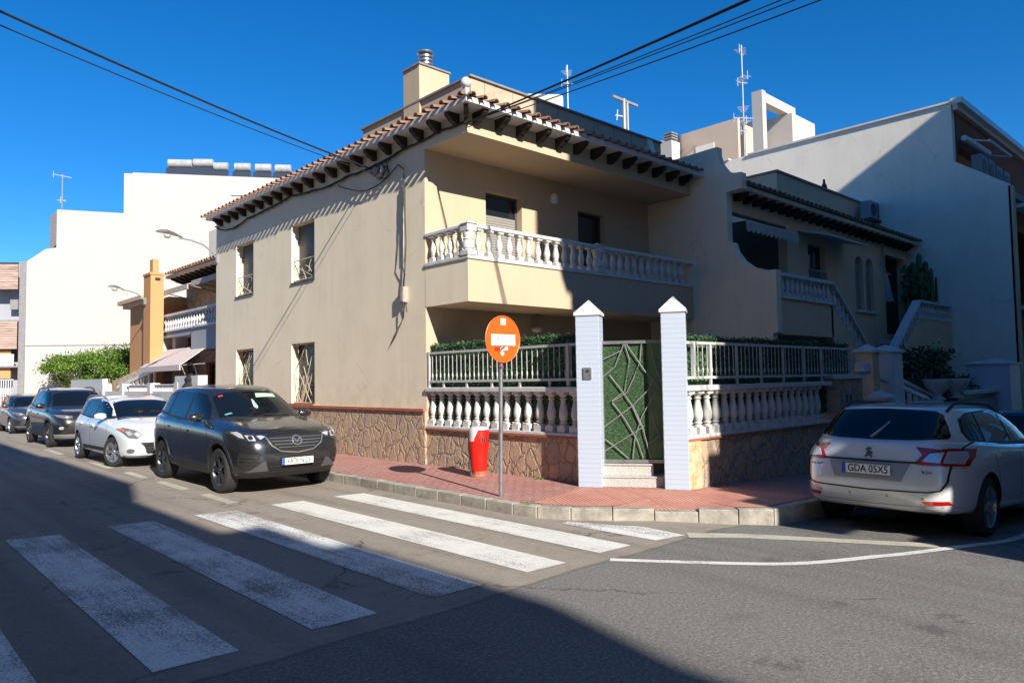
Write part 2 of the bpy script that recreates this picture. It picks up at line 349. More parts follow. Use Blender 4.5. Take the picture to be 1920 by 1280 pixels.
# ------------------------------------------------------------ ground, roads, pavements
gz = lambda x: -0.037 * min(max(x - .3, 0), 12)
gr = lambda x: -0.05 * min(max(x + 1.0, 0), 11)
def sheet(name, pts, z, m, cuts=(.3, 12.3), tri=True, gz=gz):
    mb = MB(); b = mb.b; b.faces.new([b.verts.new((x, y, 0)) for x, y in pts])
    for c in cuts:
        bmesh.ops.bisect_plane(b, geom=b.verts[:] + b.edges[:] + b.faces[:], plane_co=(c, 0, 0), plane_no=(1, 0, 0))
    if tri: bmesh.ops.triangulate(b, faces=b.faces[:])
    for v in b.verts: v.co.z = z + gz(v.co.x)
    return struct(mb.build(name, m))
sheet('road', [(-300, -300), (300, -300), (300, 300), (-300, 300)], 0, 'asphalt', cuts=(-1, 10), gz=gr)
KERB = [(-1.86, 90), (-1.86, -4.35), (-1.80, -4.72), (-1.62, -5.12), (-1.32, -5.52), (-.98, -5.88), (-.66, -6.28), (-.38, -6.64), (-.08, -6.93), (.2, -6.97), (70, -6.97)]
def inner(path, d):        # the path moved d to its left side (towards the houses)
    out = []
    for i, p in enumerate(path):
        a = Vector(path[max(i - 1, 0)]); c = Vector(path[min(i + 1, len(path) - 1)]); t = (c - a).normalized(); out.append((p[0] - t.y * d, p[1] + t.x * d))
    return out
KI = inner(KERB, .15); KD = inner(KERB, .70)
DROP = [i for i, (x, y) in enumerate(KERB) if -1.2 < x < -.5]
KI2 = [KD[i] if i in DROP else p for i, p in enumerate(KI)]
sheet('pavement', KI2 + [(70, 90)], .142, 'paving')
sheet('west_pavement', [(-8.5, 90), (-12, 90), (-12, -8.6), (-8.5, -8.6)], .142, 'paving')
sheet('south_pavement', [(-2.0, -12.4), (70, -12.4), (70, -30), (-2.0, -30)], .142, 'concrete')
tp = [(-1.64, -4.5), (-.32, -4.16), (.50, -5.50), (1.25, -5.50), (1.35, -6.80)] + [(x, y) for x, y in KI2 if -6.85 < y < -4.6 and x < .1][::-1]
sheet('tactile_paving', tp, .147, 'tactile', cuts=(.3,))
mb = MB(); i0, i1 = DROP[0] - 1, DROP[-1] + 1
for i in range(i0, i1):
    za, zb = (.105 if i in DROP else .142), (.105 if i + 1 in DROP else .142)
    mb.quad((*KI[i], za), (*KI[i + 1], zb), (*KI2[i + 1], .1475), (*KI2[i], .1475)) if i in DROP and i + 1 in DROP else mb.b.faces.new([mb.b.verts.new(q) for q in ([(*KI[i], za), (*KI[i + 1], zb), (*KI2[i + 1], .1475)] if i not in DROP else [(*KI[i], za), (*KI[i + 1], zb), (*KI2[i], .1475)])])
bmesh.ops.remove_doubles(mb.b, verts=mb.b.verts, dist=.001); struct(mb.build('tactile_ramp', 'tactile'))
# kerb stones, one by one along the path
kb = MB(); D = 0.0; path = [Vector((x, y, 0)) for x, y in KERB]; pin = [Vector((x, y, 0)) for x, y in KI]
def kh(p): return .07 if (-1.35 < p.x < -.62 and p.y > -6.3 and p.y < -5.5) else .142
segs = []
for i in range(len(path) - 1):
    a, b_, c, d = path[i], path[i + 1], pin[i], pin[i + 1]; ln = (b_ - a).length; n = max(1, round(ln / .52)) if ln > .6 else 1
    if ln > 60: n = round(ln / .52)
    for k in range(n):
        g = .004 / ln; t0, t1 = k / n + g, (k + 1) / n - g
        if a.lerp(b_, t0).y > 30 or a.lerp(b_, t0).x > 20: continue
        P = [a.lerp(b_, t0), a.lerp(b_, t1), c.lerp(d, t1), c.lerp(d, t0)]; h = .108 if (i in DROP and i + 1 in DROP) else .142; j = rnd.uniform(-.003, .003)
        kb.b.verts.ensure_lookup_table()
        lo = [kb.b.verts.new((p.x, p.y, -.3 + gz(p.x))) for p in P]; hi = [kb.b.verts.new((p.x, p.y, h + j + gz(p.x))) for p in P]
        kb.b.faces.new(hi)
        for q in range(4): kb.b.faces.new([lo[q], lo[(q + 1) % 4], hi[(q + 1) % 4], hi[q]])
struct(kb.build('kerb', 'concrete', bevel=.012))
sheet('gutter_strip', [(x, y) for x, y in inner(KERB[1:9], -.0)] + [(x, y) for x, y in inner(KERB[1:9], -.26)][::-1], .003, M_['paint_old'], cuts=()) if 0 else None
# dropped part of the kerb: sloping mortar strip
zx = [(-7.76, -7.26), (-6.73, -6.22), (-5.70, -5.19), (-4.68, -4.17), (-3.64, -3.16), (-2.66, -2.19)]
for i, (x0, x1) in enumerate(zx):
    sheet('crosswalk_stripe', [(x0, -6.45), (x1, -6.47), (x1, -1.30 - (i % 2) * .05), (x0, -1.27)], .004, 'paint_worn' if i < 4 else 'paint', cuts=())
sheet('crosswalk_stripe', [(-1.84, -6.52), (-1.42, -6.60), (-1.36, -5.98), (-1.46, -5.80), (-1.72, -5.16), (-1.86, -5.2)], .004, 'paint_worn', cuts=())
def band(name, path, wd, m, z=.004):
    a, b_ = inner(path, wd / 2), inner(path, -wd / 2); mb = MB()
    for i in range(len(path) - 1):
        mb.quad(*[(x, y, z + gr(x)) for x, y in (a[i], a[i + 1], b_[i + 1], b_[i])])
    bmesh.ops.remove_doubles(mb.b, verts=mb.b.verts, dist=.001); return struct(mb.build(name, m))
crv = [(-2.79, -6.69), (-2.48, -7.13), (-1.93, -7.86), (-1.60, -8.11), (-1.24, -8.30), (-.90, -8.45), (-.62, -8.54), (.34, -8.78), (.91, -8.95), (1.40, -9.0), (3, -9.03), (9, -9.03)]
def chaikin(p, n=3):
    for _ in range(n):
        q = [p[0]]
        for (ax, ay), (bx, by) in zip(p, p[1:]): q += [(.75 * ax + .25 * bx, .75 * ay + .25 * by), (.25 * ax + .75 * bx, .25 * ay + .75 * by)]
        p = q + [p[-1]]
    return p
band('edge_line', chaikin(crv), .10, 'paint')
band('old_edge_line', [(-1.40, -6.62), (-1.0, -7.08), (-.68, -7.53), (-.05, -8.38), (.1, -8.58)], .24, 'paint_old', .0035)
for y0, y1 in ((.48, -.72), (2.6, 1.2), (4.6, 3.3), (7.4, 5.6), (12.2, 10.1)): band('parking_line', [(-3.92, y0), (-3.95, y1)], .15, 'paint_old')
# ------------------------------------------------------------ shared pieces
def baluster_mesh(h, r=.075):
    mb = MB(); a = h
    mb.box(-r, r, -r, r, 0, .16 * a); 
    pr = [(.95, .16), (1.0, .19), (.62, .205), (.62, .235), (.86, .25), (.86, .265), (.62, .28), (.88, .36), (.97, .44), (.90, .53), (.70, .65), (.52, .77), (.50, .80), (.72, .815), (.72, .84), (.50, .855), (.52, .87), (.80, .90), (.95, .93)]
    mb.lathe([(p * r, z * a) for p, z in pr], seg=14); mb.box(-r * .95, r * .95, -r * .95, r * .95, .93 * a, a)
    return mb
def balusters(parent, pts, h, r=.075, name='baluster', m='white'):
    src = None
    for p in pts:
        if src is None:
            src = baluster_mesh(h, r).build(name, m, None, smooth=True, angle=35); src.parent = parent; base = ORG.get(parent, Vector()); src.location = Vector(p) - base; o = src
        else: o = inst(src, parent, p)
    return src
def tiles(parent, edge0, edge1, up, length, pitch=.262, r=.085, cut0=0, cut1=0, fr=None):
    """barrel tiles from the eave edge running up the slope; cut = metres of run lost per metre along at a hip"""
    e0, e1, up = Vector(edge0), Vector(edge1), Vector(up).normalized(); d = (e1 - e0); Ln = d.length; d.normalize(); nrm = d.cross(up).normalized()
    if nrm.z < 0: nrm = -nrm
    mb = MB(); n = int(Ln / pitch)
    for i in range(n + 1):
        s0 = i * pitch; ln = length
        if cut0: ln = min(ln, s0 * cut0 + .25)
        if cut1: ln = min(ln, (Ln - s0) * cut1 + .25)
        o = e0 + d * s0; j = rnd.uniform(-.012, .012); steps = max(1, int(ln / .38)); 
        for k in range(steps):
            a0 = o + up * (k * ln / steps + (j if k == 0 else 0)) + nrm * (.012 if k else 0); a1 = o + up * ((k + 1) * ln / steps + .03)
            R0, R1 = r, r * .86; A = []; B = []; A2 = []
            for q in range(7):
                t = math.pi * q / 6; A.append(mb.b.verts.new(a0 + R0 * (math.cos(t) * d + math.sin(t) * nrm))); B.append(mb.b.verts.new(a1 + R1 * (math.cos(t) * d + math.sin(t) * nrm)))
                A2.append(mb.b.verts.new(a0 + (R0 - .016) * (math.cos(t) * d + math.sin(t) * nrm)))
            for q in range(6): mb.b.faces.new([A[q], A[q + 1], B[q + 1], B[q]]); mb.b.faces.new([A2[q], A2[q + 1], A[q + 1], A[q]])
        if i < n:      # channel tile between
            a0 = o + d * pitch / 2 + up * .18; a1 = a0 + up * max(.1, ln - .14)
            mb.b.faces.new([mb.b.verts.new(p) for p in (a0 - d * pitch / 2, a0 + d * pitch / 2, a1 + d * pitch / 2, a1 - d * pitch / 2)])
    return mb.build('roof_tiles', 'tile', parent, smooth=True, angle=60)
def rafter(parent, p, out, ln, h=.2, wd=.11):
    """dark rafter tail under the soffit; p at the wall on top, out = outward unit vector"""
    p, o = Vector(p), Vector(out); s = Vector((-o.y, o.x, 0)) * wd
    q = lambda a, z: p + o * a + Vector((0, 0, z)) - s / 2
    pts = [q(0, 0), q(ln, 0), q(ln, -.055), q(ln * .9, -.085), q(ln * .78, -.10), q(ln * .62, -.15), q(ln * .40, -.175), q(ln * .3, -h), q(0, -h)]
    return MB().prism(pts, s).build('rafter', 'wood', parent)
# ------------------------------------------------------------ corner house
H = thing('corner_house', 'cream two storey corner house with corner balcony and dark rafters under a tiled eave', 'house', (0, 0, 0))
mb = MB(); wh = [(4.38, 5.55, 4.15, 5.58), (7.80, 8.95, 4.13, 5.58), (4.38, 5.56, 1.20, 2.66), (7.78, 8.93, 1.20, 2.65)]
wall(mb, (0, 0, 0), (0, 1, 0), (0, 0, 1), 10.42, 6.51, (.3, 0, 0), wh); side = mb.build('side_wall', 'cream_side', H)
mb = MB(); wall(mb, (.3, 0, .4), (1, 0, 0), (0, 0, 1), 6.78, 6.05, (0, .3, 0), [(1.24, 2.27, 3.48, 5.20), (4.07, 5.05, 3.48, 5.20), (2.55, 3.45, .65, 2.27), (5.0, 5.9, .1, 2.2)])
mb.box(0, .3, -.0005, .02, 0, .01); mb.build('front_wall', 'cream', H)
# the end face of the side wall takes the front colour, not the side's lightened one
MB().box(.002, .298, -.006, .0, .15, 6.14).build('wall_end', 'cream', H)
mb = MB(); mb.box(.3, 7.08, .3, 10.4, 6.3, 6.505); mb.box(7.08, 7.3, .3, 10.4, 0, 6.45); mb.box(.3, 7.08, 10.12, 10.42, 0, 6.3); mb.build('inner_walls', 'cream2', H)
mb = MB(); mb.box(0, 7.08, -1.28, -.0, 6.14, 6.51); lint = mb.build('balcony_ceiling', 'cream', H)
MB().box(-.004, 0, -1.28, 0, 6.135, 6.51).build('ceiling_edge', 'cream_side', H)
# balcony
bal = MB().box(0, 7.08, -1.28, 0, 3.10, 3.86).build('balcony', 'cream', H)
MB().box(-.004, 0, -1.28, 0, 3.10, 3.86).build('balcony_side', 'cream_side', bal)
ORG[bal] = ORG[H]
MB().box(.015, .035, -1.285, -1.28, 3.1, 3.86).build('joint', 'cream_side', bal) if 0 else None
mb = MB(); mb.box(-.03, 7.08, -1.31, -1.12, 3.86, 3.93); mb.box(-.03, .13, -1.12, 0, 3.86, 3.93); mb.build('balustrade_base', 'white', bal, bevel=.01)
mb = MB(); mb.box(-.02, 7.08, -1.31, -1.14, 4.43, 4.50); mb.box(-.02, .15, -1.14, 0, 4.43, 4.50); mb.build('handrail', 'whitepaint', bal, bevel=.015)
balusters(bal, [(.29 + .2535 * i, -1.22, 3.93) for i in range(26) if abs(.29 + .2535 * i - 3.59) > .1] + [(.06, -y, 3.93) for y in (.19, .45, .71, .96)], .50, .068)
def stout(p):
    mb = MB(); r = .105; mb.box(-r, r, -r, r, 0, .08); mb.lathe([(.10, .08), (.085, .10), (.105, .13), (.108, .2), (.085, .27), (.10, .29), (.085, .31), (.105, .40), (.10, .44)], seg=16); mb.box(-r, r, -r, r, .43, .56)
    mb.b.faces.new([mb.b.verts.new(q) for q in ((-r - .02, -r - .02, .56), (r + .02, -r - .02, .56), (r + .02, r + .02, .56), (-r - .02, r + .02, .56))])
    a = mb.b.verts.new((0, 0, .64)); f = [mb.b.verts.new(q) for q in ((-r - .02, -r - .02, .56), (r + .02, -r - .02, .56), (r + .02, r + .02, .56), (-r - .02, r + .02, .56))]
    for k in range(4): mb.b.faces.new([f[k], f[(k + 1) % 4], a])
    o = mb.build('balustrade_post', 'white', None, smooth=True, angle=30); o.parent = bal; o.location = p; return o
stout((.06, -1.22, 3.93)); stout((3.59, -1.22, 3.93))
# stone base of the side wall with terracotta ledge
MB().box(-.05, 0, -.0, 10.42, .1, 1.13).build('stone_base', 'stone', H)
MB().box(-.085, .0, -.0, 10.42, 1.13, 1.18).build('base_ledge', 'redcoping', H)
# windows of the side wall
def bars(n, y0, y1, z0, z1, x, seed):
    r_ = random.Random(seed); mb = MB()
    for _ in range(n):
        a = (y0 + r_.random() * (y1 - y0), z0 if r_.random() < .6 else z0 + r_.random() * (z1 - z0)); c = (min(max(a[0] + r_.uniform(-.7, .7) * (y1 - y0), y0), y1), min(a[1] + r_.uniform(.35, .8) * (z1 - z0), z1))
        m_ = ((a[0] + c[0]) / 2 + r_.uniform(-.06, .06), (a[1] + c[1]) / 2)
        mb.tube([(x, a[0], a[1]), (x, m_[0], m_[1]), (x, c[0], c[1])], .0085, 5)
    return mb
for k, (a, c, z0, z1) in enumerate(wh):
    wn = MB().box(.20, .24, a + .0, c, z0, z1).build('window', 'shutter_d' if k < 2 else 'glass', H)
    mb = MB()
    if k < 2:
        for i in range(int((z1 - z0 - .05) / .05)): mb.box(.19, .20, a + .05, c - .05, z0 + .03 + i * .05, z0 + .068 + i * .05)
        mb.build('roller_slats', 'shutter_d', wn)
        g = bars(9, a + .04, c - .04, z0 + .06, z0 + .52, .06, 20 + k); 
        for z in (z0 + .05, z0 + .54): g.tube([(.06, a, z), (.06, c, z)], .016, 6)
        g.tube([(.06, c - .03, z0), (.06, c - .03, z0 + .54)], .012, 6); g.build('railing', 'ironbeige', wn)
        MB().box(-.03, .2, a - .02, c + .02, z0 - .03, z0 + .004).build('sill', 'shutter_d', wn)
    else:
        for i in range(int((z1 - z0) / .05)): mb.box(.185, .20, a + .05, c - .05, z0 + .01 + i * .05, z0 + .045 + i * .05)
        mb.build('roller_slats', 'greydark', wn)
        g = bars(17, a + .04, c - .04, z0 + .03, z1 - .03, .07, 40 + k)
        for z in (z0 + .03, z1 - .03): g.tube([(.07, a + .02, z), (.07, c - .02, z)], .014, 6)
        for y in (a + .02, c - .02): g.tube([(.07, y, z0 + .03), (.07, y, z1 - .03)], .014, 6)
        g.build('window_grille', 'ironbeige', wn); MB().box(-.06, .2, a - .03, c + .03, z0 - .02, z0 + .012).build('sill', 'redcoping', wn)
# balcony doors and patio openings
def door(x0, x1, z0, z1, sh):
    o = MB().box(x0, x1, .20, .24, z0, z1).build('balcony_door', 'glass', H)
    mb = MB(); f = .05
    for q in ((x0, x0 + f, z0, z1), (x1 - f, x1, z0, z1), (x0 + f, x1 - f, z1 - f, z1)): mb.box(q[0], q[1], .16, .20, q[2], q[3])
    mb.build('door_frame', 'greydark', o)
    if sh:
        mb = MB()
        for i in range(int((sh - z0) / .055)): mb.box(x0 + f, x1 - f, .17, .19, z0 + i * .055, z0 + i * .055 + .047)
        mb.build('shutter', 'shutter', o)
door(1.54, 2.57, 3.88, 5.60, 5.17); door(4.37, 5.35, 3.88, 5.60, 0)
for x0, x1, z0, z1 in ((2.85, 3.75, 1.05, 2.67), (5.3, 6.2, .5, 2.6)): MB().box(x0, x1, .2, .24, z0, z1).build('patio_window', 'glass', H)
# eaves: soffit, fascia, rafters, tiles
ZL = 6.51; Xe, Ye, Yf, Xr = -.33, -1.68, 10.40, 6.95
mb = MB(); mb.box(Xe, .3, Ye, Yf, ZL, ZL + .09); mb.box(.3, Xr + .13, Ye, -.0, ZL + .0004, ZL + .0904); mb.build('eave_slab', 'whitepaint', H)
for i in range(21): rafter(H, (0, -1.04 + .5505 * i, ZL), (-1, 0, 0), .27)
for i in range(13): rafter(H, (.19 + .539 * i, -1.28, ZL), (0, -1, 0), .33)
rafter(H, (0, -1.28, ZL), (-.65, -.76, 0), .38, .24, .08)
tiles(H, (Xe - .12, Yf, ZL + .075), (Xe - .12, Ye - .02, ZL + .075), (1, 0, .20), 1.65, cut1=1.0, r=.064)
tiles(H, (Xe + .06, Ye - .14, ZL + .075), (Xr + .05, Ye - .14, ZL + .075), (0, 1, .18), 1.9, cut0=1.0, r=.064)
mb = MB(); mb.prism([(Xe + .1, Yf, ZL + .10), (1.18, Yf, ZL + .45), (1.18, Yf, ZL + .10)], (0, Ye - Yf + .6, 0)); mb.prism([(.0, Ye + .3, ZL + .11), (.0, .0, ZL + .45), (.0, .0, ZL + .11)], (7.0, 0, 0)); mb.build('roof_deck', 'tile', H)
mb = MB(); mb.lathe([(.001, -.095), (.048, -.082), (.082, -.048), (.095, 0), (.082, .048), (.048, .082), (.001, .095)], (Xe - .0, Ye - .0, ZL + .31), seg=16); mb.box(Xe - .03, Xe + .05, Ye - .03, Ye + .05, ZL + .09, ZL + .24); mb.build('finial', 'whitepaint', H, smooth=True)
# roof terrace parapet with joints and coping, chimney
mb = MB(); mb.box(1.18, 7.72, 0.0, .16, 6.5, 7.88); mb.box(1.18, 1.34, .16, 4.15, 6.5, 7.88); mb.build('parapet', 'roof_side', H)
mb = MB(); mb.box(1.13, 7.72, -.05, .2, 7.88, 7.92); mb.box(1.13, 1.38, .2, 4.2, 7.88, 7.92); mb.build('parapet_coping', 'cap', H)
mb = MB(); [mb.box(x, x + .018, -.006, 0, 6.9, 7.86) for x in (1.55, 2.35, 3.0, 3.75, 5.0, 5.75, 6.45, 7.1)]; mb.build('parapet_joints', 'cap', H)
ch = MB().box(1.14, 1.98, 1.72, 2.33, 6.6, 8.72).build('chimney', 'cream', H); ORG[ch] = ORG[H]
mb = MB(); mb.box(1.11, 2.01, 1.69, 2.36, 8.72, 8.76); mb.build('chimney_cap', 'cap', ch)
mb = MB(); o = (1.56, 2.05, 8.76); mb.lathe([(.15, 0), (.15, .03)], o, seg=20)
mb.lathe([(.10, .0), (.10, .40)], o, seg=16)
for i in range(4): mb.lathe([(.15, .05 + .085 * i), (.165, .06 + .085 * i), (.165, .10 + .085 * i), (.11, .11 + .085 * i)], o, seg=24)
mb.lathe([(.18, .40), (.195, .42), (.185, .45), (.05, .48)], o, seg=24); mb.build('cowl', 'galv', ch, smooth=True, angle=30)
# party wall with curved parapet (profile in the Y-Z plane)
prof = [(.2, .0), (.2, 7.9), (-.03, 7.9), (-.10, 7.62), (-.28, 7.36), (-.50, 7.20), (-.72, 7.12), (-1.0, 7.13), (-2.05, 7.16)] + [(-2.05, 6.98), (-2.12, 6.74), (-2.26, 6.55), (-2.44, 6.44), (-2.66, 6.42), (-2.66, 6.05), (-2.26, 6.02), (-2.26, 4.86), (-2.38, 4.82), (-2.46, 4.58), (-2.62, 4.36), (-2.85, 4.18), (-3.12, 4.10), (-3.12, 4.06), (-3.42, 4.06), (-3.42, 2.66), (-3.30, 2.64), (-3.30, 0)]
mb = MB(); mb.prism([(7.08, y, z) for y, z in prof], (.22, 0, 0)); bmesh.ops.triangulate(mb.b, faces=mb.b.faces[:]); mb.build('party_wall', 'cream_side', H)
# patio floor
MB().prism([(.24, -.01, 0), (.24, -4.0, 0), (1.1, -5.05, 0), (7, -5.05, 0), (7, -.01, 0)], (0, 0, .45)).build('patio_floor', 'concrete', H)
# wall lights
tag(MB().lathe([(.03, -.12), (.085, -.10), (.095, 0), (.085, .10), (.03, .12)], (3.53, -.05, 5.72), seg=16).build('wall_lamp', 'whitepaint', smooth=True), 'white oval wall lamp between the two balcony doors', 'lamp')
tag(MB().lathe([(.03, .03), (.12, .0), (.13, -.03), (.10, -.08), (.02, -.10)], (2.84, -.12, 2.80), seg=16).build('patio_lamp', 'cloth', smooth=True), 'small pale lamp under the balcony above the hedge', 'lamp')
# ------------------------------------------------------------ boundary wall, left run (X = 0)
def gate_pier(name, label, a, b_, d):
    t = thing(name, label, 'pillar', (a[0], a[1], .14), group='pale blue brick gate pillars'); a, b_ = Vector((*a, .0)), Vector((*b_, .0)); u = b_ - a; n = Vector((-u.y, u.x, 0)).normalized() * d
    # pillar square in plan
    MB().obox(a, u, n, (0, 0, 2.62)).build('shaft', 'bluebrick', t, bevel=.006)
    e = u.normalized() * .02; f = n.normalized() * .02; c = a + u / 2 + n / 2
    mb = MB(); base = [a - e - f, a + u + e - f, a + u + n + e + f, a + n - e + f]; lo = [mb.b.verts.new(p + Vector((0, 0, 2.62))) for p in base]; mi = [mb.b.verts.new(p + Vector((0, 0, 2.66))) for p in base]; ap = mb.b.verts.new(c + Vector((0, 0, 2.86)))
    mb.b.faces.new(lo)
    for k in range(4): mb.b.faces.new([lo[k], lo[(k + 1) % 4], mi[(k + 1) % 4], mi[k]]); mb.b.faces.new([mi[k], mi[(k + 1) % 4], ap])
    mb.build('cap', 'whitepaint', t); return t
gate_pier('gate_pillar', 'pale blue brick pillar left of the green gate, holding the intercom', (-.25, -4.02), (-.08, -4.32), .33)
gate_pier('gate_pillar', 'pale blue brick pillar right of the green gate with a shadow across it', (.385, -5.07), (.56, -5.36), .33)
def spears(mb, P, d, n, pitch, z0, z1):
    for i in range(n):
        p = Vector(P) + Vector(d) * (i * pitch); mb.tube([p + Vector((0, 0, z0)), p + Vector((0, 0, z1))], .007, 5)
        mb.lathe([(.003, .15), (.014, .10), (.015, .07), (.006, .03)], p + Vector((0, 0, z0)), seg=6)
F1 = thing('boundary_wall', 'stone clad wall topped by white balusters, running from the house corner to the gate', 'wall', (0, -2, .14))
MB().box(0, .22, -3.78, 0, 0, .80).build('stone_base', 'stone', F1)
MB().box(-.02, .24, -4.03, -3.78, 0, .80).build('end_pilaster', 'slab', F1)
MB().box(-.045, .25, -4.03, -.0, .80, .825).build('coping', 'redcoping', F1)
MB().box(-.03, .22, -4.03, -.0, .825, .875).build('plinth', 'white', F1, bevel=.008)
MB().box(-.04, .20, -4.03, -.0, 1.50, 1.58).build('handrail', 'white', F1, bevel=.012)
balusters(F1, [(.08, -.12 - .256 * i, .875) for i in range(15)], .625, .078)
mb = MB(); 
for z in (2.22, 1.69): mb.box(.0, .04, -3.95, -.02, z - .02, z + .02)
for y in (-.07, -3.62): mb.box(-.005, .045, y - .025, y + .025, 1.58, 2.24)
for y in (-.51, -1.18, -1.85, -2.54, -3.22): mb.box(.005, .035, y - .02, y + .02, 1.58, 1.67)
mb.build('railing_frame', 'railgrey', F1)
mb = MB(); spears(mb, (.02, -.17, 0), (0, -1, 0), 31, .121, 1.71, 2.20); mb.build('railing_bars', 'railgrey', F1)
# right run (Y = -5.3), stepping with the slope
F2 = thing('boundary_wall', 'stone clad wall with white balusters right of the gate, mostly in shade', 'wall', (3, -5.3, .1))
MB().box(.93, 5.45, -5.30, -5.10, -.3, .80).build('stone_base', 'stone', F2)
MB().box(.57, .93, -5.33, -5.05, -.1, .80).build('end_pilaster', 'slab', F2)
MB().box(.57, 5.45, -5.345, -5.08, .80, .825).build('coping', 'redcoping', F2)
MB().box(.57, 5.45, -5.33, -5.10, .825, .875).build('plinth', 'white', F2, bevel=.008)
MB().box(.57, 5.30, -5.34, -5.10, 1.50, 1.58).build('handrail', 'white', F2, bevel=.012)
balusters(F2, [(.77 + .2405 * i, -5.23, .875) for i in range(18)], .625, .078)
mb = MB()
for z in (2.19, 1.69): mb.box(.58, 6.35, -5.30, -5.26, z - .02, z + .02)
for x in (.86,): mb.box(x - .025, x + .025, -5.305, -5.255, 1.69, 2.21)
for x in (1.3, 2.05, 2.8, 3.55, 4.3, 5.0, 6.3): mb.box(x - .02, x + .02, -5.295, -5.265, 1.58, 2.19)
mb.build('railing_frame', 'railgrey', F2)
mb = MB(); spears(mb, (.98, -5.28, 0), (1, 0, 0), 44, .121, 1.71, 2.18); mb.build('railing_bars', 'railgrey', F2)
# rendered service wall at the end of the run, with meter box
SW = thing('service_wall', 'beige rendered wall block holding a pale meter box, right of the shaded balusters', 'wall', (6, -5.3, 0))
MB().box(5.45, 6.62, -5.36, -5.05, -.3, 1.62).build('wall', 'stone', SW); MB().box(5.40, 6.68, -5.40, -5.0, 1.62, 1.70).build('coping', 'white', SW)
mbx = MB().box(5.62, 6.12, -5.40, -5.36, .62, 1.42).build('meter_box', 'concrete', SW, bevel=.008); ORG[mbx] = ORG[SW]
mb = MB(); mb.box(5.72, 5.82, -5.406, -5.40, 1.18, 1.32); mb.box(5.90, 6.0, -5.406, -5.40, 1.18, 1.32); mb.build('meter_windows', 'greydark', mbx)
# hedges behind the railings
def hedge(name, label, x0, x1, y0, y1, z0, z1, top, n):
    t = thing(name, label, 'hedge', ((x0 + x1) / 2, (y0 + y1) / 2, z0), group='artificial hedges behind the railings')
    MB().box(x0, x1, y0, y1, z0, z1 - .05).build('backing', 'hedge', t); mb = MB()
    for _ in range(n):
        c = Vector((rnd.uniform(x0 - .035, x1 + .035), rnd.uniform(y0 - .035, y1 + .035), 0)); k = rnd.random()
        if k < .75:
            if y1 - y0 > x1 - x0: c.x = x0 - abs(rnd.gauss(0, .018))
            else: c.y = y0 - abs(rnd.gauss(0, .018))
            c.z = rnd.uniform(z0, z1)
        else: c.z = z1 - .05 + abs(rnd.gauss(0, .035)) + top * (.5 + .5 * math.sin(c.x * 3 + c.y * 4)) * .6
        leaf(mb, c, rnd.uniform(.014, .032))
    mb.build('foliage', 'hedge', t); return t
hedge('hedge', 'dark green artificial hedge behind the sunlit railing left of the gate', .12, .22, -3.98, -.04, 1.0, 2.36, .05, 15000)
hedge('hedge', 'dark green artificial hedge behind the railing right of the gate', .72, 6.5, -5.13, -5.03, 1.0, 2.28, .04, 17000)
# ------------------------------------------------------------ gate, steps, intercom
A = Vector((-.02, -4.28, 0)); B = Vector((.50, -5.02, 0)); u = (B - A).normalized(); nn = Vector((-u.y, u.x, 0)); Wd = (B - A).length
G_ = thing('garden_gate', 'grey metal gate of crossing bars backed with green turf between two blue pillars', 'gate', (.1, -4.6, .45))
gp = lambda s, z, d=.14: A + u * s + nn * d + Vector((0, 0, z))
mb = MB(); f = .035
def gb(s0, s1, z0, z1, d=.14, t=.035): return mb.obox(gp(s0, z0, d), u * (s1 - s0), nn * t, (0, 0, z1 - z0))
gb(0, Wd, 2.20, 2.245); gb(0, Wd, .47, .515); gb(0, f, .515, 2.20); gb(Wd - f, Wd, .515, 2.20); mb.build('gate_frame', 'galv', G_)
mb = MB(); gb(f, Wd * .74, .515, 2.20, .185, .01); mb.build('turf_panel', 'turf', G_)
mb = MB(); gb(Wd * .74, Wd - f, .515, 2.20, .19, .02); mb.build('dark_panel', 'hedge', G_)
mb = MB(); T_ = lambda x, y: gp((x - 1165) / 335 * Wd, .50 + (975 - y) / (975 - 255) * 1.71, .15)
for pts in ([(1165, 360), (1280, 300), (1290, 262)], [(1165, 470), (1240, 400), (1290, 262)], [(1295, 262), (1320, 360), (1290, 550), (1222, 610)], [(1305, 262), (1400, 430), (1495, 565)],
            [(1385, 262), (1375, 370), (1340, 470)], [(1340, 470), (1300, 560), (1222, 615)], [(1210, 450), (1270, 540), (1340, 660), (1380, 770), (1420, 960)], [(1222, 620), (1275, 700), (1350, 850), (1380, 960)],
            [(1445, 470), (1420, 540), (1330, 640), (1165, 780)], [(1455, 560), (1380, 700), (1340, 830), (1325, 960)], [(1165, 925), (1230, 880), (1385, 770)], [(1165, 835), (1220, 880), (1300, 960)],
            [(1435, 262), (1450, 380), (1495, 540)], [(1425, 600), (1440, 740), (1500, 920)], [(1410, 870), (1460, 830), (1495, 790)], [(1330, 650), (1370, 760)]):
    mb.tube([T_(*q) for q in pts], .0095, 6)
mb.build('crossing_bars', soiled('dull_grey_bar_paint', (.19, .20, .195), .6, .25), G_)
ST = thing('entrance_steps', 'two speckled granite steps below the green gate', 'steps', (.15, -4.7, .14))
o = A - nn * .0
mb = MB(); mb.obox(A + nn * .02 + Vector((0, 0, .10)), u * Wd, nn * .5, (0, 0, .17)); mb.build('lower_step', 'granite', ST, bevel=.006)
mb = MB(); mb.obox(A + nn * .1 + u * .0 + Vector((0, 0, .29)), u * Wd * .80, nn * .5, (0, 0, .15)); mb.build('upper_step', 'granite', ST, bevel=.006)
mb = MB(); mb.obox(A + nn * .005 + Vector((0, 0, .27)), u * Wd, nn * .5, (0, 0, .02)); mb.obox(A + nn * .08 + Vector((0, 0, .44)), u * Wd * .80, nn * .4, (0, 0, .02)); mb.build('treads', 'granite', ST, bevel=.004)
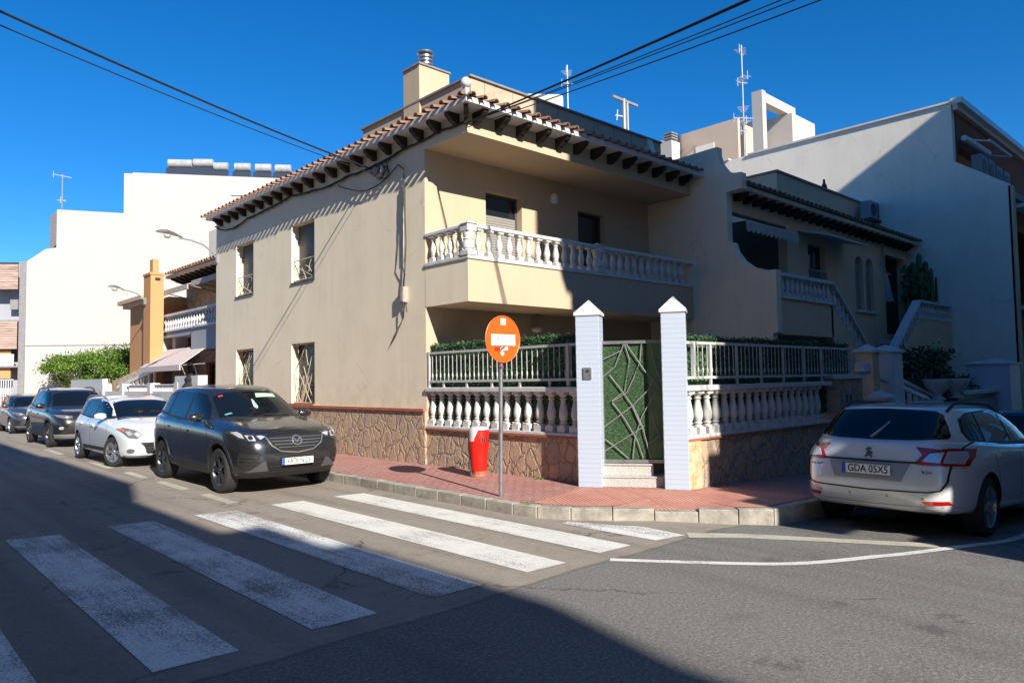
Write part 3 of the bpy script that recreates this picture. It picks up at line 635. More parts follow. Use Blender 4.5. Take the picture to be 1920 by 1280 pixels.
a, b_ = Vector((-.25, -4.02, 0)), Vector((-.08, -4.32, 0)); pu = (b_ - a).normalized(); pn = Vector((-pu.y, pu.x, 0))
IC = thing('intercom', 'small silver door intercom on the left blue gate pillar', 'intercom', tuple(a + pu * .17 + Vector((0, 0, 1.8))))
mb = MB(); mb.obox(a + pu * .105 - pn * .025 + Vector((0, 0, 1.69)), pu * .125, pn * .025, (0, 0, .17)); mb.build('panel', 'galv', IC, bevel=.006)
mb = MB(); mb.obox(a + pu * .15 - pn * .031 + Vector((0, 0, 1.79)), pu * .04, pn * .006, (0, 0, .035)); mb.obox(a + pu * .195 - pn * .031 + Vector((0, 0, 1.74)), pu * .014, pn * .006, (0, 0, .014)); mb.build('camera_eye', 'black', IC)
# ------------------------------------------------------------ no entry sign
SG = thing('no_entry_sign', 'round faded orange no entry sign with stickers on a thin steel post', 'sign', (-1.577, -3.814, .142))
sx, sy = -1.577, -3.814
MB().tube([(sx, sy, .12), (sx + .02, sy, 1.2), (sx + .05, sy, 2.5)], .03, 12).build('post', 'galv', SG, smooth=True)
cx_, cz_ = sx + .043, 2.252; yf = sy - .035
mb = MB(); mb.lathe([(.305, 0), (.318, -.004), (.32, -.012), (.312, -.016), (.305, -.012), (.300, -.010), (.0005, -.010)], (cx_, yf, cz_), ax='y', seg=64)
mo = soiled('sun_faded_orange_sheeting', (.86, .115, .012), .4, .12, 6); disc = mb.build('disc', mo, SG, smooth=True, angle=20); ORG[disc] = ORG[SG]
ms = soiled('white_sheeting', (.80, .78, .76), .4, .05)
def onf(x0, x1, z0, z1, m, nm, d=0, rot=0):
    p = [(x0, z0), (x1, z0), (x1, z1), (x0, z1)]; c = ((x0 + x1) / 2, (z0 + z1) / 2); R = [(c[0] + (x - c[0]) * math.cos(rot) - (z - c[1]) * math.sin(rot), c[1] + (x - c[0]) * math.sin(rot) + (z - c[1]) * math.cos(rot)) for x, z in p]
    return MB().prism([(cx_ + x, yf - .0102 - d, cz_ + z) for x, z in R], (0, -.0012, 0)).build(nm, m, disc)
onf(-.215, .225, -.085, .065, ms, 'white_bar')
onf(-.045, .055, .19, .285, soiled('pale_sticker', (.62, .56, .52), .5), 'sticker')
onf(-.05, .09, -.155, -.105, soiled('torn_sticker', (.62, .52, .6), .5), 'sticker', .0, .08)
onf(-.16, -.06, -.165, -.11, mat('red_patch', (.62, .02, .01), .5), 'sticker', .0)
onf(-.05, .03, -.135, -.115, 'black', 'scribble', .0014, .5)
MB().lathe([(.035, -.0102), (.035, -.0114), (.0005, -.0114)], (cx_ - .015, yf, cz_ - .195), ax='y', seg=6).build('sticker', 'white', disc)
mb = MB(); zz = mb.prism
for x0, z0, x1, z1, w_ in ((-.10, -.005, -.09, .04, .012), (-.095, .0, -.085, .02, .022), (-.13, .01, -.12, .018, .01), (-.06, -.04, .02, -.036, .006), (.0, -.055, .05, -.045, .01), (-.14, -.062, -.13, -.055, .008), (-.10, -.06, -.09, -.052, .008), (-.04, -.06, .0, -.052, .008), (.02, -.07, .055, -.035, .006)):
    mb.prism([(cx_ + x0 - w_ / 2, yf - .0114, cz_ + z0), (cx_ + x0 + w_ / 2, yf - .0114, cz_ + z0), (cx_ + x1 + w_ / 2, yf - .0114, cz_ + z1), (cx_ + x1 - w_ / 2, yf - .0114, cz_ + z1)], (0, -.001, 0))
mb.build('scribble', soiled('grey_ink', (.12, .14, .13), .6), disc)
mb = MB(); mb.box(sx - .03, sx + .12, sy - .03, sy - .005, 2.15, 2.19); mb.box(sx - .03, sx + .12, sy - .03, sy - .005, 2.33, 2.37); mb.build('bracket', 'galv', SG)
MB().box(sx + .0, sx + .05, sy - .038, sy - .031, 1.86, 1.89).build('post_sticker', mat('pink_sticker', (.3, .05, .07), .5), SG)
# ------------------------------------------------------------ red litter bin
BN = thing('litter_bin', 'tapered red litter bin with white top on the red pavement below the stone wall', 'bin', (-.46, -2.05, .142))
mr = soiled('red_plastic', (.78, .012, .006), .42, .12, 5)
ct = (-.46, -2.05, 0)
mb = MB(); mb.lathe([(.125, .24), (.128, .26), (.145, .46), (.150, .462), (.150, .475), (.146, .478), (.170, .68), (.176, .70), (.172, .72), (.02, .73)], ct, seg=28); body = mb.build('body', mr, BN, smooth=True, angle=35); ORG[body] = ORG[BN]
mb = MB(); mb.lathe([(.165, .70), (.160, .84), (.155, .90), (.135, .935), (.08, .95), (.001, .953)], ct, seg=28); hood = mb.build('hood', 'whitepaint', BN, smooth=True, angle=35)
mb = MB()      # red front apron rising over part of the hood, facing the street corner
for r_, nm in ((.169, 0),):
    ang0, ang1, n = math.radians(-158), math.radians(-30), 14
    lo = [mb.b.verts.new((ct[0] + .174 * math.cos(ang0 + (ang1 - ang0) * i / n), ct[1] + .174 * math.sin(ang0 + (ang1 - ang0) * i / n), .70)) for i in range(n + 1)]
    hi = [mb.b.verts.new((ct[0] + .166 * math.cos(ang0 + .1 + (ang1 - ang0) * i / n), ct[1] + .166 * math.sin(ang0 + .1 + (ang1 - ang0) * i / n), (.79, .83, .90)[min(i, 2)])) for i in range(n + 1)]
    for i in range(n): mb.b.faces.new([lo[i], lo[i + 1], hi[i + 1], hi[i]])
mb.build('apron', mr, BN, smooth=True)
mb = MB()      # black scrawl
r_ = random.Random(5)
for i in range(6):
    a0 = math.radians(-125 + i * 13); z0 = .71; 
    for (da, z1, db, z2) in ((0, .0, .03, .07), (.10, .0, .03, .07), (.02, .035, .08, .035)) if i % 2 else ((0, 0, 0, .065), (0, .035, .1, .07), (0, .035, .1, 0)):
        mb.tube([(ct[0] + .1755 * math.cos(a0 + da), ct[1] + .1755 * math.sin(a0 + da), z0 + z1), (ct[0] + .1755 * math.cos(a0 + db), ct[1] + .1755 * math.sin(a0 + db), z0 + z2)], .006, 4)
mb.build('scrawl', 'black', BN)
mb = MB(); mb.lathe([(.125, .142), (.13, .15), (.115, .19), (.12, .24)], ct, seg=10); mb.build('foot', 'redcoping', BN)
MB().tube([(ct[0] - .11, ct[1] + .07, .14), (ct[0] - .13, ct[1] + .10, .80)], .022, 8).build('back_post', 'greydark', BN)
# weeds at the wall foot and kerb
for nm, lb, p, k in (('weed', 'small green weed at the foot of the stone wall by the gate', (-.06, -3.0, .14), 40), ('weed', 'tiny weed in the kerb joint in front of the sign post', (-1.78, -4.52, .12), 22)):
    mb = MB(); [leaf(mb, Vector(p) + Vector((rnd.gauss(0, .04), rnd.gauss(0, .05), abs(rnd.gauss(0, .03)))), .022, .8) for _ in range(k)]; tag(mb.build(nm, 'leaf'), lb, 'weed')
# ------------------------------------------------------------ cables on the facade
def cable(name, pts, r, label, group=None, m='cable', seg=6):
    return tag(MB().tube(pts, r, seg).build(name, m, smooth=True), label, 'cable', group)
def wig(pts, a, n=6):      # resample with droop and wobble
    out = []
    for p, q in zip(pts, pts[1:]):
        p, q = Vector(p), Vector(q); k = max(2, int((q - p).length / .12))
        for i in range(k): out.append(p.lerp(q, i / k) + Vector((0, rnd.gauss(0, a), rnd.gauss(0, a) - .02 * math.sin(math.pi * i / k))))
    out.append(Vector(pts[-1])); return out
CB = [(-.03, 10.42, 6.38), (-.04, 9.9, 6.18), (-.04, 9.07, 6.10), (-.04, 8.1, 6.22), (-.04, 7.0, 6.24), (-.04, 5.46, 6.32), (-.05, 4.3, 6.22), (-.05, 3.61, 6.17), (-.04, 2.8, 6.23), (-.04, 1.81, 6.2), (-.04, .63, 6.29), (-.04, -.6, 6.34), (-.03, -1.3, 6.32)]
GW = 'cables run along the side wall'
cable('facade_cable', wig(CB, .004), .022, 'thick black cable bundle strung under the eave of the cream side wall')
cable('facade_cable', wig([(x - .02, y, z - .035) for x, y, z in CB[2:-2]], .012), .010, 'thinner cable sagging just below the thick bundle under the eave')
cable('facade_cable', wig([(-.05, 3.2, 6.10), (-.08, 2.5, 5.85), (-.08, 1.9, 5.72), (-.06, 1.3, 5.8), (-.05, .8, 6.02), (-.05, .62, 5.9), (-.05, .6, 5.6)], .006), .012, 'looping black cable hanging left of the cable junction on the side wall')
JN = thing('cable_junction', 'tangle of cables and connectors under the eave on the side wall', 'cable junction', (-.05, 1.5, 6.0))
[MB().box(*q).build('connector', 'cloth', JN) for q in ((-.10, -.02, 1.52, 1.60, 6.0, 6.12), (-.12, -.03, 1.30, 1.36, 5.95, 6.1), (-.10, -.02, 1.75, 1.82, 6.0, 6.1))]
for k in range(9):
    r0, y0, z0 = rnd.uniform(.08, .22), rnd.uniform(1.25, 1.6), rnd.uniform(5.92, 6.08)
    MB().tube([(-.05 - .008 * k, y0 + r0 * math.cos(t * .42), z0 + r0 * .8 * math.sin(t * .42)) for t in range(13 + k % 3)], .007, 5).build('coil', 'cable', JN, smooth=True)
VC = [(-.04, .60, 5.60), (-.04, .60, 5.0), (-.045, .57, 4.4), (-.05, .60, 3.95), (-.05, .64, 3.6), (-.06, .60, 3.3), (-.05, .55, 3.05)]
cable('drop_cable', VC, .011, 'dark cable dropping straight down beside the grey conduit on the side wall')
tag(MB().tube([(-.035, .665, 5.62), (-.035, .665, 4.05)], .018, 8).build('conduit', 'metal', smooth=True), 'thin grey conduit running down the side wall near the corner', 'pipe')
for k in range(4): cable('drop_cable', wig([(-.06 - .01 * k, .62 + .015 * k, 5.6), (-.07, .64 + .02 * k, 4.6), (-.09, .66 + .012 * k, 4.1), (-.06, .62 - .02 * k, 3.8), (-.06, .66, 3.55)] if k < 2 else [(-.06, .60, 3.35), (-.10, .50 + .03 * k, 3.2), (-.09, .62, 3.0 - .02 * k), (-.05, .75 + .04 * k, 2.75), (-.04, .95 + .06 * k, 2.60 - .05 * k)], .008), .007,
        ('slack cable looping down beside the conduit on the side wall', 'second slack cable lying against the looping one beside the conduit', 'loose cable ends curling below the grey junction box', 'frayed cable end reaching lowest below the junction box')[k])
JB = thing('junction_box', 'small pale grey junction box on the side wall near the corner', 'junction box', (-.05, .63, 3.3))
MB().box(-.11, -.0, .575, .685, 3.24, 3.55).build('box', 'concrete', JB, bevel=.008); MB().box(-.118, -.11, .59, .67, 3.26, 3.53).build('lid', 'concrete', JB)
# overhead wires
cable('overhead_wire', sag((-.05, 1.85, 6.17), (-9.2, -2.3, 6.06), .10, 24), .016, 'thicker of two black wires crossing the sky at upper left', 'overhead wires')
cable('overhead_wire', sag((-.05, 1.75, 6.04), (-9.2, -2.3, 5.87), .10, 24), .008, 'thinner lower black wire crossing the sky at upper left', 'overhead wires')
for zE, r_, ys, lb in ((6.13, .015, .0, 'thickest black wire running from the house corner to the top of the picture'), (6.08, .008, .0, 'thin black wire twisted just under the thickest one at upper right'), (5.74, .007, .0, 'upper of the three thin wires fanning out at upper right'), (5.61, .007, .0, 'middle thin wire of the fan at upper right'), (5.47, .008, -.08, 'lowest thin wire at upper right crossing above the roof antenna')):
    cable('overhead_wire', sag((-.03, -1.3, 6.28 + ys), (-.9, -14.5, zE), .10, 26), r_, lb, 'overhead wires')
# wall lamps on arms (street lights)
def street_lamp(label, base, k):
    t = thing('street_lamp', label, 'street lamp', base, group='street lamps on wall brackets'); x, y, z = base
    P = [(x, y, z), (x - .12 * k, y, z + .16 * k), (x - .35 * k, y, z + .32 * k), (x - .65 * k, y, z + .40 * k), (x - .95 * k, y, z + .42 * k)]
    MB().tube(P, .022, 8).build('arm', 'metal', t, smooth=True)
    MB().box(x - .02, x + .05, y - .06, y + .06, z - .15, z + .1).build('wall_bracket', 'galv', t)
    mb = MB(); c = Vector((x - 1.15 * k, y, z + .47 * k)); prof_ = [(-.36, .0, .004, .0), (-.33, .05, .03, .01), (-.24, .10, .06, .03), (-.10, .12, .075, .05), (.05, .10, .06, .04), (.2, .05, .035, .02), (.3, .025, .02, .0)]
    rg = []
    for a_, w_, h_, zc in prof_:
        rg.append([mb.b.verts.new(c + Vector((a_ * k, w_ * k * math.cos(q * math.pi / 6), -a_ * .12 * k + zc + h_ * k * max(-.25, math.sin(q * math.pi / 6))))) for q in range(12)])
    for P_, Q_ in zip(rg, rg[1:]):
        for q in range(12): mb.b.faces.new([P_[q], P_[(q + 1) % 12], Q_[(q + 1) % 12], Q_[q]])
    mb.build('lamp_head', 'galv', t, smooth=True)
    mb = MB(); mb.lathe([(.001, -.10), (.06, -.09), (.095, -.05), (.10, .0)], c + Vector((-.08 * k, 0, .0)), seg=14); o = mb.build('diffuser', mat('frosted_lamp_bowl', (.55, .55, .5), .35), t, smooth=True)
street_lamp('grey street lamp on a curved arm fixed to the far corner of the cream house', (-.03, 10.34, 5.42), 1.12)
street_lamp('smaller grey street lamp on a curved arm fixed to the orange house', (-.0, 17.3, 4.80), .8)
# ------------------------------------------------------------ shaded neighbour house on the right
R2 = thing('neighbour_house', 'shaded beige house with arched windows, outer stairs and tiled eave right of the corner house', 'house', (13, -2.2, 0))
mb = MB(); wall(mb, (7.30, -2.2, -.4), (1, 0, 0), (0, 0, 1), 11.6, 6.45, (0, .25, 0), [(.06, 2.85, 3.3, 6.02), (4.05, 5.12, 3.35, 5.72), (7.18, 7.78, 4.05, 5.72), (7.98, 8.58, 4.05, 5.72), (9.55, 11.35, 3.4, 6.0), (.2, 2.2, .2, 2.7), (3.0, 4.6, .2, 2.5)])
mb.build('front_wall', 'cream2', R2)
mb = MB(); mb.box(7.35, 18.9, .6, .8, -.4, 6.0); mb.box(7.3, 18.9, -1.95, .6, 2.78, 2.9); mb.box(10.18, 10.4, -1.95, .6, -.4, 6.0); mb.box(16.6, 16.8, -1.95, .6, -.4, 6.0); mb.box(18.7, 18.95, -1.95, .6, -.4, 6.0); mb.build('inner_walls', 'room_shade', R2)
# paired arched windows
for x0 in (14.48, 15.28):
    o = MB().box(x0, x0 + .6, -2.08, -2.04, 3.65, 5.1).build('arched_window', 'shutter', R2)
    mb = MB(); pts = [(x0 - .0, -2.205, 5.32)] + [(x0 + .3 - .3 * math.cos(math.pi * i / 10), -2.205, 5.02 + .3 * math.sin(math.pi * i / 10)) for i in range(11)] + [(x0 + .6, -2.205, 5.32)]
    mb.prism(pts, (0, .16, 0)); bmesh.ops.triangulate(mb.b, faces=mb.b.faces[:]); mb.build('arch', 'cream2', o)
    mb = MB(); [mb.box(x0 + .03, x0 + .57, -2.10, -2.08, 3.68 + .06 * i, 3.72 + .06 * i) for i in range(22)]; mb.build('blind_slats', 'shutter', o)
MB().box(14.4, 15.95, -2.28, -2.2, 3.58, 3.65).build('sill', 'white', R2)
wn = MB().box(11.35, 12.42, -2.05, -2.0, 2.95, 5.32).build('window', 'glass', R2)
mb = MB(); [mb.box(11.38 + .1 * i, 11.395 + .1 * i, -2.26, -2.245, 3.0, 4.6) for i in range(11)]; mb.box(11.35, 12.42, -2.26, -2.245, 4.58, 4.61); mb.build('window_bars', 'metal', wn)
mb = MB(); mb.prism([(10.75, -2.2, 5.62), (10.75, -2.95, 5.42), (10.75, -2.95, 5.38), (10.75, -2.2, 5.58)], (2.9, 0, 0)); mb.build('window_awning', 'cloth', R2)
# eave of the neighbour house
mb = MB(); mb.box(7.3, 18.9, -2.62, -2.2, 6.05, 6.15); mb.prism([(7.3, -2.6, 6.15), (7.3, -.8, 6.6), (7.3, -.8, 6.15)], (11.6, 0, 0)); mb.build('eave_slab', 'cream2', R2)
for i in range(26): rafter(R2, (7.55 + .44 * i, -2.2, 6.05), (0, -1, 0), .36, .17)
tiles(R2, (7.34, -2.70, 6.18), (18.9, -2.70, 6.18), (0, 1, .25), 1.7, pitch=.25, r=.08)
MB().box(12.5, 18.95, -.8, 4, 6.3, 7.84).build('roof_block', 'cream2', R2); MB().box(12.45, 19.0, -.85, 4.05, 7.84, 7.90).build('coping', 'cap', R2)
mb = MB(); mb.lathe([(.10, 0), (.08, .12), (.04, .2), (.035, .32), (.001, .34)], (15.9, -.75, 7.9), seg=8); mb.build('roof_finial', 'wood', R2)
# terrace, parapet and stairs
MB().box(7.30, 10.0, -3.4, -2.2, 2.62, 2.92).build('terrace_slab', 'cream2', R2)
mb = MB(); mb.box(7.30, 10.0, -3.4, -3.2, 2.92, 3.43)
mb.prism([(9.9, -3.4, 3.43), (12.35, -3.4, 1.75), (12.35, -3.4, .6), (9.9, -3.4, 2.62)], (0, .2, 0)); mb.build('stair_parapet', 'cream2', R2)
mb = MB(); [mb.box(9.98 + .27 * i, 10.27 + .27 * i, -3.2, -2.25, 0 if i > 6 else 1.6 - .2 * i, 2.9 - .215 * i) for i in range(9)]; mb.build('stair_flight', 'concrete', R2)
bl = MB().box(7.30, 10.05, -3.46, -3.26, 3.93, 4.01).build('balustrade', 'white', R2)
mb = MB(); mb.box(7.30, 10.05, -3.46, -3.28, 3.43, 3.49); sl_ = [(10.0, -3.46, 4.01), (12.32, -3.46, 2.27), (12.32, -3.46, 2.19), (10.0, -3.46, 3.93)]; mb.prism(sl_, (0, .2, 0)); mb.build('stair_rail', 'white', bl)
balusters(bl, [(7.45 + .235 * i, -3.36, 3.49) for i in range(11)], .44, .06)
balusters(bl, [(10.2 + .235 * i, -3.36, 3.32 - .176 * i) for i in range(9)], .46, .055)
# second stair up to the door, at the right
bl = MB().box(16.0, 18.95, -3.5, -3.3, 3.86, 3.94).build('balustrade', 'white', R2)
mb = MB(); mb.prism([(16.05, -3.5, 3.94), (13.7, -3.5, 2.3), (13.7, -3.5, 2.2), (16.05, -3.5, 3.84)], (0, .24, 0)); mb.box(16.0, 18.95, -3.48, -3.3, 3.37, 3.45); mb.build('stair_rail', 'whitepaint', bl)
balusters(bl, [(16.2 + .25 * i, -3.4, 3.45) for i in range(11)], .41, .06); balusters(bl, [(14.0 + .25 * i, -3.4, 1.95 + .175 * i) for i in range(9)], .50, .055)
mb = MB(); mb.box(16.0, 18.95, -3.46, -3.26, 2.4, 3.37); mb.box(16.0, 18.95, -3.4, -2.2, 2.6, 2.75); mb.prism([(16.0, -3.46, 3.37), (13.7, -3.46, 1.75), (13.7, -3.46, .9), (16.0, -3.46, 2.4)], (0, .2, 0)); mb.build('stair_wall', 'cream2', R2)
mb = MB(); [mb.box(13.7 + .27 * i, 13.98 + .27 * i, -3.2, -2.25, 0, 1.05 + .2 * i) for i in range(9)]; mb.build('stair_flight', 'concrete', R2)
tag(MB().tube([(16.55, -2.3, 5.9), (16.55, -2.3, 5.0), (16.7, -2.4, 4.9)], .035, 8).build('downpipe', 'concrete', smooth=True), 'pale downpipe beside the dark doorway of the shaded neighbour house', 'pipe')
# scalloped awning over the open terrace
AW = thing('awning', 'striped awning with scalloped edge in the dark opening right of the party wall', 'awning', (8.8, -2.3, 5.5))
mb = MB(); mb.prism([(7.42, -2.0, 5.62), (7.42, -2.55, 5.36), (7.42, -2.55, 5.34), (7.42, -2.0, 5.6)], (2.65, 0, 0)); mb.build('canvas', 'cloth', AW)
mb = MB(); n = 12
for i in range(n):
    x0 = 7.42 + 2.65 * i / n; wd = 2.65 / n
    mb.prism([(x0, -2.56, 5.34)] + [(x0 + wd * q / 6, -2.56, 5.16 - .07 * math.sin(math.pi * q / 6)) for q in range(7)] + [(x0 + wd, -2.56, 5.34)], (0, .01, 0))
mb.build('scalloped_valance', 'awn', AW)
# roof air conditioner
AC = thing('air_conditioner', 'boxy air conditioner on the roof corner of the shaded house against the white wall', 'air conditioner', (18.6, -1.2, 7.2))
MB().box(18.15, 18.95, -1.35, -1.0, 7.15, 7.78).build('casing', 'greywall', AC, bevel=.02)
mb = MB(); mb.lathe([(.24, 0), (.24, .012), (.001, .012)], (18.45, -1.365, 7.46), ax='y', seg=20); [mb.box(18.76, 18.92, -1.36, -1.35, 7.22 + .04 * i, 7.24 + .04 * i) for i in range(13)]; mb.build('fan_grille', 'greydark', AC)
MB().box(18.1, 19.0, -1.4, -.95, 7.08, 7.15).build('bracket', 'greydark', AC)
# front yard: pillars, low walls, plants
def pillar(label, x, y, w_, z0, z1, m='bluewhite', cap=.18):
    t = thing('garden_pillar', label, 'pillar', (x, y, z0), group='garden pillars with pyramid caps'); h = w_ / 2
    MB().box(x - h, x + h, y - h, y + h, z0, z1).build('shaft', m, t); mb = MB(); e = h + .05
    lo = [mb.b.verts.new((x + a * e, y + b_ * e, z1)) for a, b_ in ((-1, -1), (1, -1), (1, 1), (-1, 1))]; mi = [mb.b.verts.new(v.co + Vector((0, 0, .04))) for v in lo]; ap = mb.b.verts.new((x, y, z1 + cap)); mb.b.faces.new(lo)
    for k in range(4): mb.b.faces.new([lo[k], lo[(k + 1) % 4], mi[(k + 1) % 4], mi[k]]); mb.b.faces.new([mi[k], mi[(k + 1) % 4], ap])
    mb.build('cap', 'white', t)
pillar('beige pillar with white pyramid cap at the foot of the left outer stair', 7.85, -5.0, .34, -.3, 2.16, 'cream2')
pillar('pale blue pillar with white pyramid cap in front of the right outer stair', 8.75, -5.05, .5, -.3, 2.16)
pillar('short pale pillar with pyramid cap low behind the silver wagon roof', 7.25, -5.45, .34, -.3, 1.20)
pillar('pale pillar at the far right end of the garden against the white wall', 16.6, -5.15, 1.1, -.5, 1.92)
mb = MB(); GW_ = thing('garden_wall', 'low pale garden wall with coping in front of the shaded stairs', 'wall', (11, -5.3, -.3))
MB().box(7.6, 18.9, -5.36, -5.16, -.6, .98).build('wall', 'greywall', GW_); MB().box(7.5, 11.2, -5.42, -5.10, .98, 1.05).build('coping', 'white', GW_)
mb = MB(); mb.box(12.8, 16.1, -5.42, -5.10, 1.14, 1.22); mb.build('coping', 'white', GW_)
mb = MB(); [mb.box(12.9 + .12 * i, 12.93 + .12 * i, -5.28, -5.24, .95, 1.14) for i in range(26)]; mb.build('railing_bars', 'whitepaint', GW_)
for x, lb in ((11.35, 'left white urn planter on the garden wall'), (12.75, 'right white urn planter on the garden wall')):
    mb = MB(); mb.lathe([(.16, 0), (.18, .03), (.08, .08), (.09, .14), (.26, .30), (.31, .42), (.33, .46), (.33, .50), (.28, .50), (.26, .46), (.02, .44)], (x, -5.26, 1.05 if x < 12 else 1.05), seg=20); tag(mb.build('urn', 'white', smooth=True, angle=35), lb, 'planter', 'urn planters')
for x, y, z, x2, z2, lb in ((8.1, -5.2, 1.66, 11.0, 1.12, 'left of two white stair handrails sloping down behind the silver wagon'), (9.15, -5.0, 1.72, 11.9, 1.18, 'right of two white stair handrails sloping down behind the silver wagon')):
    t = thing('stair_handrail', lb, 'handrail', (x, y, 0)); MB().prism([(x, y, z), (x2, y, z2), (x2, y, z2 - .08), (x, y, z - .08)], (0, .12, 0)).build('rail', 'whitepaint', t)
    mb = MB(); [mb.box(x + (x2 - x) * q / 7, x + (x2 - x) * q / 7 + .1, y + .03, y + .09, 0, z + (z2 - z) * q / 7 - .06) for q in range(1, 7)]; mb.build('posts', 'bluewhite', t)
YF = thing('yard_rails', 'three thin white horizontal rails in the dark yard under the right stair', 'railing', (12, -4.3, 0)); mb = MB()
for z in (.98, 1.42, 1.98): mb.box(9.9, 15.2, -4.3, -4.26, z, z + .04)
for x in (9.9, 15.2): mb.box(x, x + .05, -4.3, -4.26, 0, 2.0)
mb.build('rails', 'concrete', YF)
def shrub(name, label, c, rad, n, size, m, trunk_z=0, cat='shrub', group=None, twigs=9):
    t = thing(name, label, cat, (c[0], c[1], trunk_z), group=group); mb = MB(); 
    for k in range(twigs):
        a = k * 2.4; e = Vector(c) + Vector((math.cos(a) * rad[0] * .7, math.sin(a) * rad[1] * .7, rad[2] * rnd.uniform(-.2, .7))); s_ = Vector((c[0], c[1], trunk_z)); m_ = s_.lerp(e, .5) + Vector((0, 0, .1))
        mb.tube([s_, m_, e], [.05 * rad[0] + .02, .03, .01], 5)
    mb.build('trunk' if cat == 'tree' else 'stems', 'trunk', t, smooth=True); mb = MB()
    cl = [(Vector(c) + Vector((rnd.uniform(-1, 1) * rad[0], rnd.uniform(-1, 1) * rad[1], rnd.uniform(-.8, 1) * rad[2])) * 1.0) for _ in range(26)]
    cl = [Vector((p.x, p.y, p.z)) for p in cl]; base = Vector(c)
    for i in range(n):
        q = cl[i % len(cl)]; d = q - base; s_ = math.sqrt((d.x / rad[0]) ** 2 + (d.y / rad[1]) ** 2 + (d.z / rad[2]) ** 2)
        if s_ > 1: q = base + d / s_
        g = .19; leaf(mb, q + Vector((rnd.gauss(0, g * rad[0]), rnd.gauss(0, g * rad[1]), rnd.gauss(0, g * rad[2] * .8))), size * rnd.uniform(.6, 1.3), .3)
    mb.build('crown' if cat == 'tree' else 'foliage', m, t); return t
shrub('garden_shrub', 'dark leafy shrub in the yard left of the far garden pillar', (13.2, -4.2, 1.75), (1.5, .7, .75), 2600, .07, 'leafd', 0)
shrub('garden_shrub', 'small dark shrub drooping over the wall beside the far garden pillar', (15.0, -4.6, 1.15), (.9, .4, .45), 1200, .06, 'leafd', 0)
CA = thing('cactus', 'tall branching cactus and spiky plants at the top of the right stair', 'plant', (17.6, -2.9, 2.75)); mb = MB()
for x, y, z0, z1, r in ((17.3, -2.9, 2.75, 5.3, .10), (17.6, -3.0, 2.75, 5.6, .09), (17.9, -2.9, 2.75, 5.2, .11), (17.0, -2.8, 2.75, 4.9, .09), (18.2, -3.0, 2.75, 5.4, .09), (18.55, -3.05, 2.75, 5.2, .06)): mb.tube([(x, y, z0), (x + .03, y, (z0 + z1) / 2), (x, y, z1 - .1), (x, y, z1)], [r, r * 1.1, r, r * .3], 8)
mb.tube([(18.6, -3.05, 4.0), (18.8, -3.1, 4.1), (18.85, -3.1, 4.9)], [.05, .05, .03], 7); mb.build('stems', 'leafd', CA, smooth=True)
mb = MB(); [leaf(mb, Vector((rnd.uniform(16.8, 18.3), rnd.uniform(-3.1, -2.7), rnd.uniform(3.9, 5.1))), .16, 1.5) for _ in range(260)]; mb.build('spiky_leaves', 'leafd', CA)
PS = thing('folded_parasol', 'closed white parasol hanging in the dark doorway of the shaded house', 'parasol', (17.6, -1.9, 2.9)); MB().tube([(17.6, -1.9, 2.9), (17.6, -1.9, 5.4)], .025, 8).build('pole', 'metal', PS)
mb = MB(); mb.lathe([(.03, 1.25), (.10, 1.0), (.17, .6), (.26, .1), (.30, -.0), (.02, .04)], (17.6, -1.9, 4.1), seg=9); mb.build('canopy', 'cloth', PS)
LT = thing('lattice', 'white diamond lattice panel above the cactus beside the white wall', 'lattice', (18.3, -2.6, 5.2)); mb = MB()
for k in range(12):
    x0 = 17.6 + .12 * k; mb.tube([(x0, -2.75, 5.15), (min(x0 + .55, 18.95), -2.75, 5.15 + min(.55, 18.95 - x0))], .012, 4); mb.tube([(x0, -2.75, 5.7), (min(x0 + .55, 18.95), -2.75, 5.7 - min(.55, 18.95 - x0))], .012, 4)
mb.build('slats', 'white', LT)
tag(MB().lathe([(.10, 0), (.16, .05), (.15, .22), (.02, .24)], (6.95, -5.25, 1.70), seg=14).build('flower_pot', 'white', smooth=True), 'small white pot on the end of the shaded wall', 'pot')
# ------------------------------------------------------------ big white building on the right
WB = thing('white_building', 'tall white rendered apartment building with brown top storey at the right', 'building', (22, 0, 0))
mb = MB(); mb.prism([(19, -5.3, -.6), (19, -5.3, 7.65), (19, -3.75, 8.75), (19, -3.75, 10.72), (19, 16, 10.72), (19, 16, -.6)], (.3, 0, 0)); bmesh.ops.triangulate(mb.b, faces=mb.b.faces[:]); mb.build('side_wall', 'whitewall2', WB)
mb = MB(); mb.box(18.93, 19.35, -3.8, 3.65, 10.72, 10.79); mb.box(18.93, 19.35, 4.5, 8.4, 10.72, 10.79); mb.build('coping', 'white', WB)
mb = MB(); wall(mb, (19.3, -3.8, 8.0), (1, 0, 0), (0, 0, 1), 10, 2.70, (0, .3, 0), [(.05, 2.6, .2, 1.35), (4.6, 6.4, .0, 1.5)]); mb.build('top_storey_wall', 'brownwall', WB)
MB().box(19.3, 29.3, -3.5, 16, 10.3, 10.6).build('roof', 'concrete', WB); MB().box(18.95, 29.4, -4.08, -3.75, 10.66, 10.86).build('roof_edge', 'whitepaint', WB)
MB().box(18.98, 29.4, -3.95, -3.8, 10.46, 10.66).build('fascia', 'pinkwall', WB)
MB().box(19.3, 29.3, -5.3, -3.4, 7.3, 7.5).build('terrace', 'concrete', WB); MB().box(19.35, 29.0, -3.4, 15, -.5, 7.3).build('inner_block', 'redwall', WB)
mb = MB(); wall(mb, (19.3, -5.25, -.5), (1, 0, 0), (0, 0, 1), 10, 7.8, (0, .3, 0), [(.5, 3.2, .3, 2.9), (.45, 5, 4.0, 6.75)]); mb.build('front_wall', 'brownwall', WB)
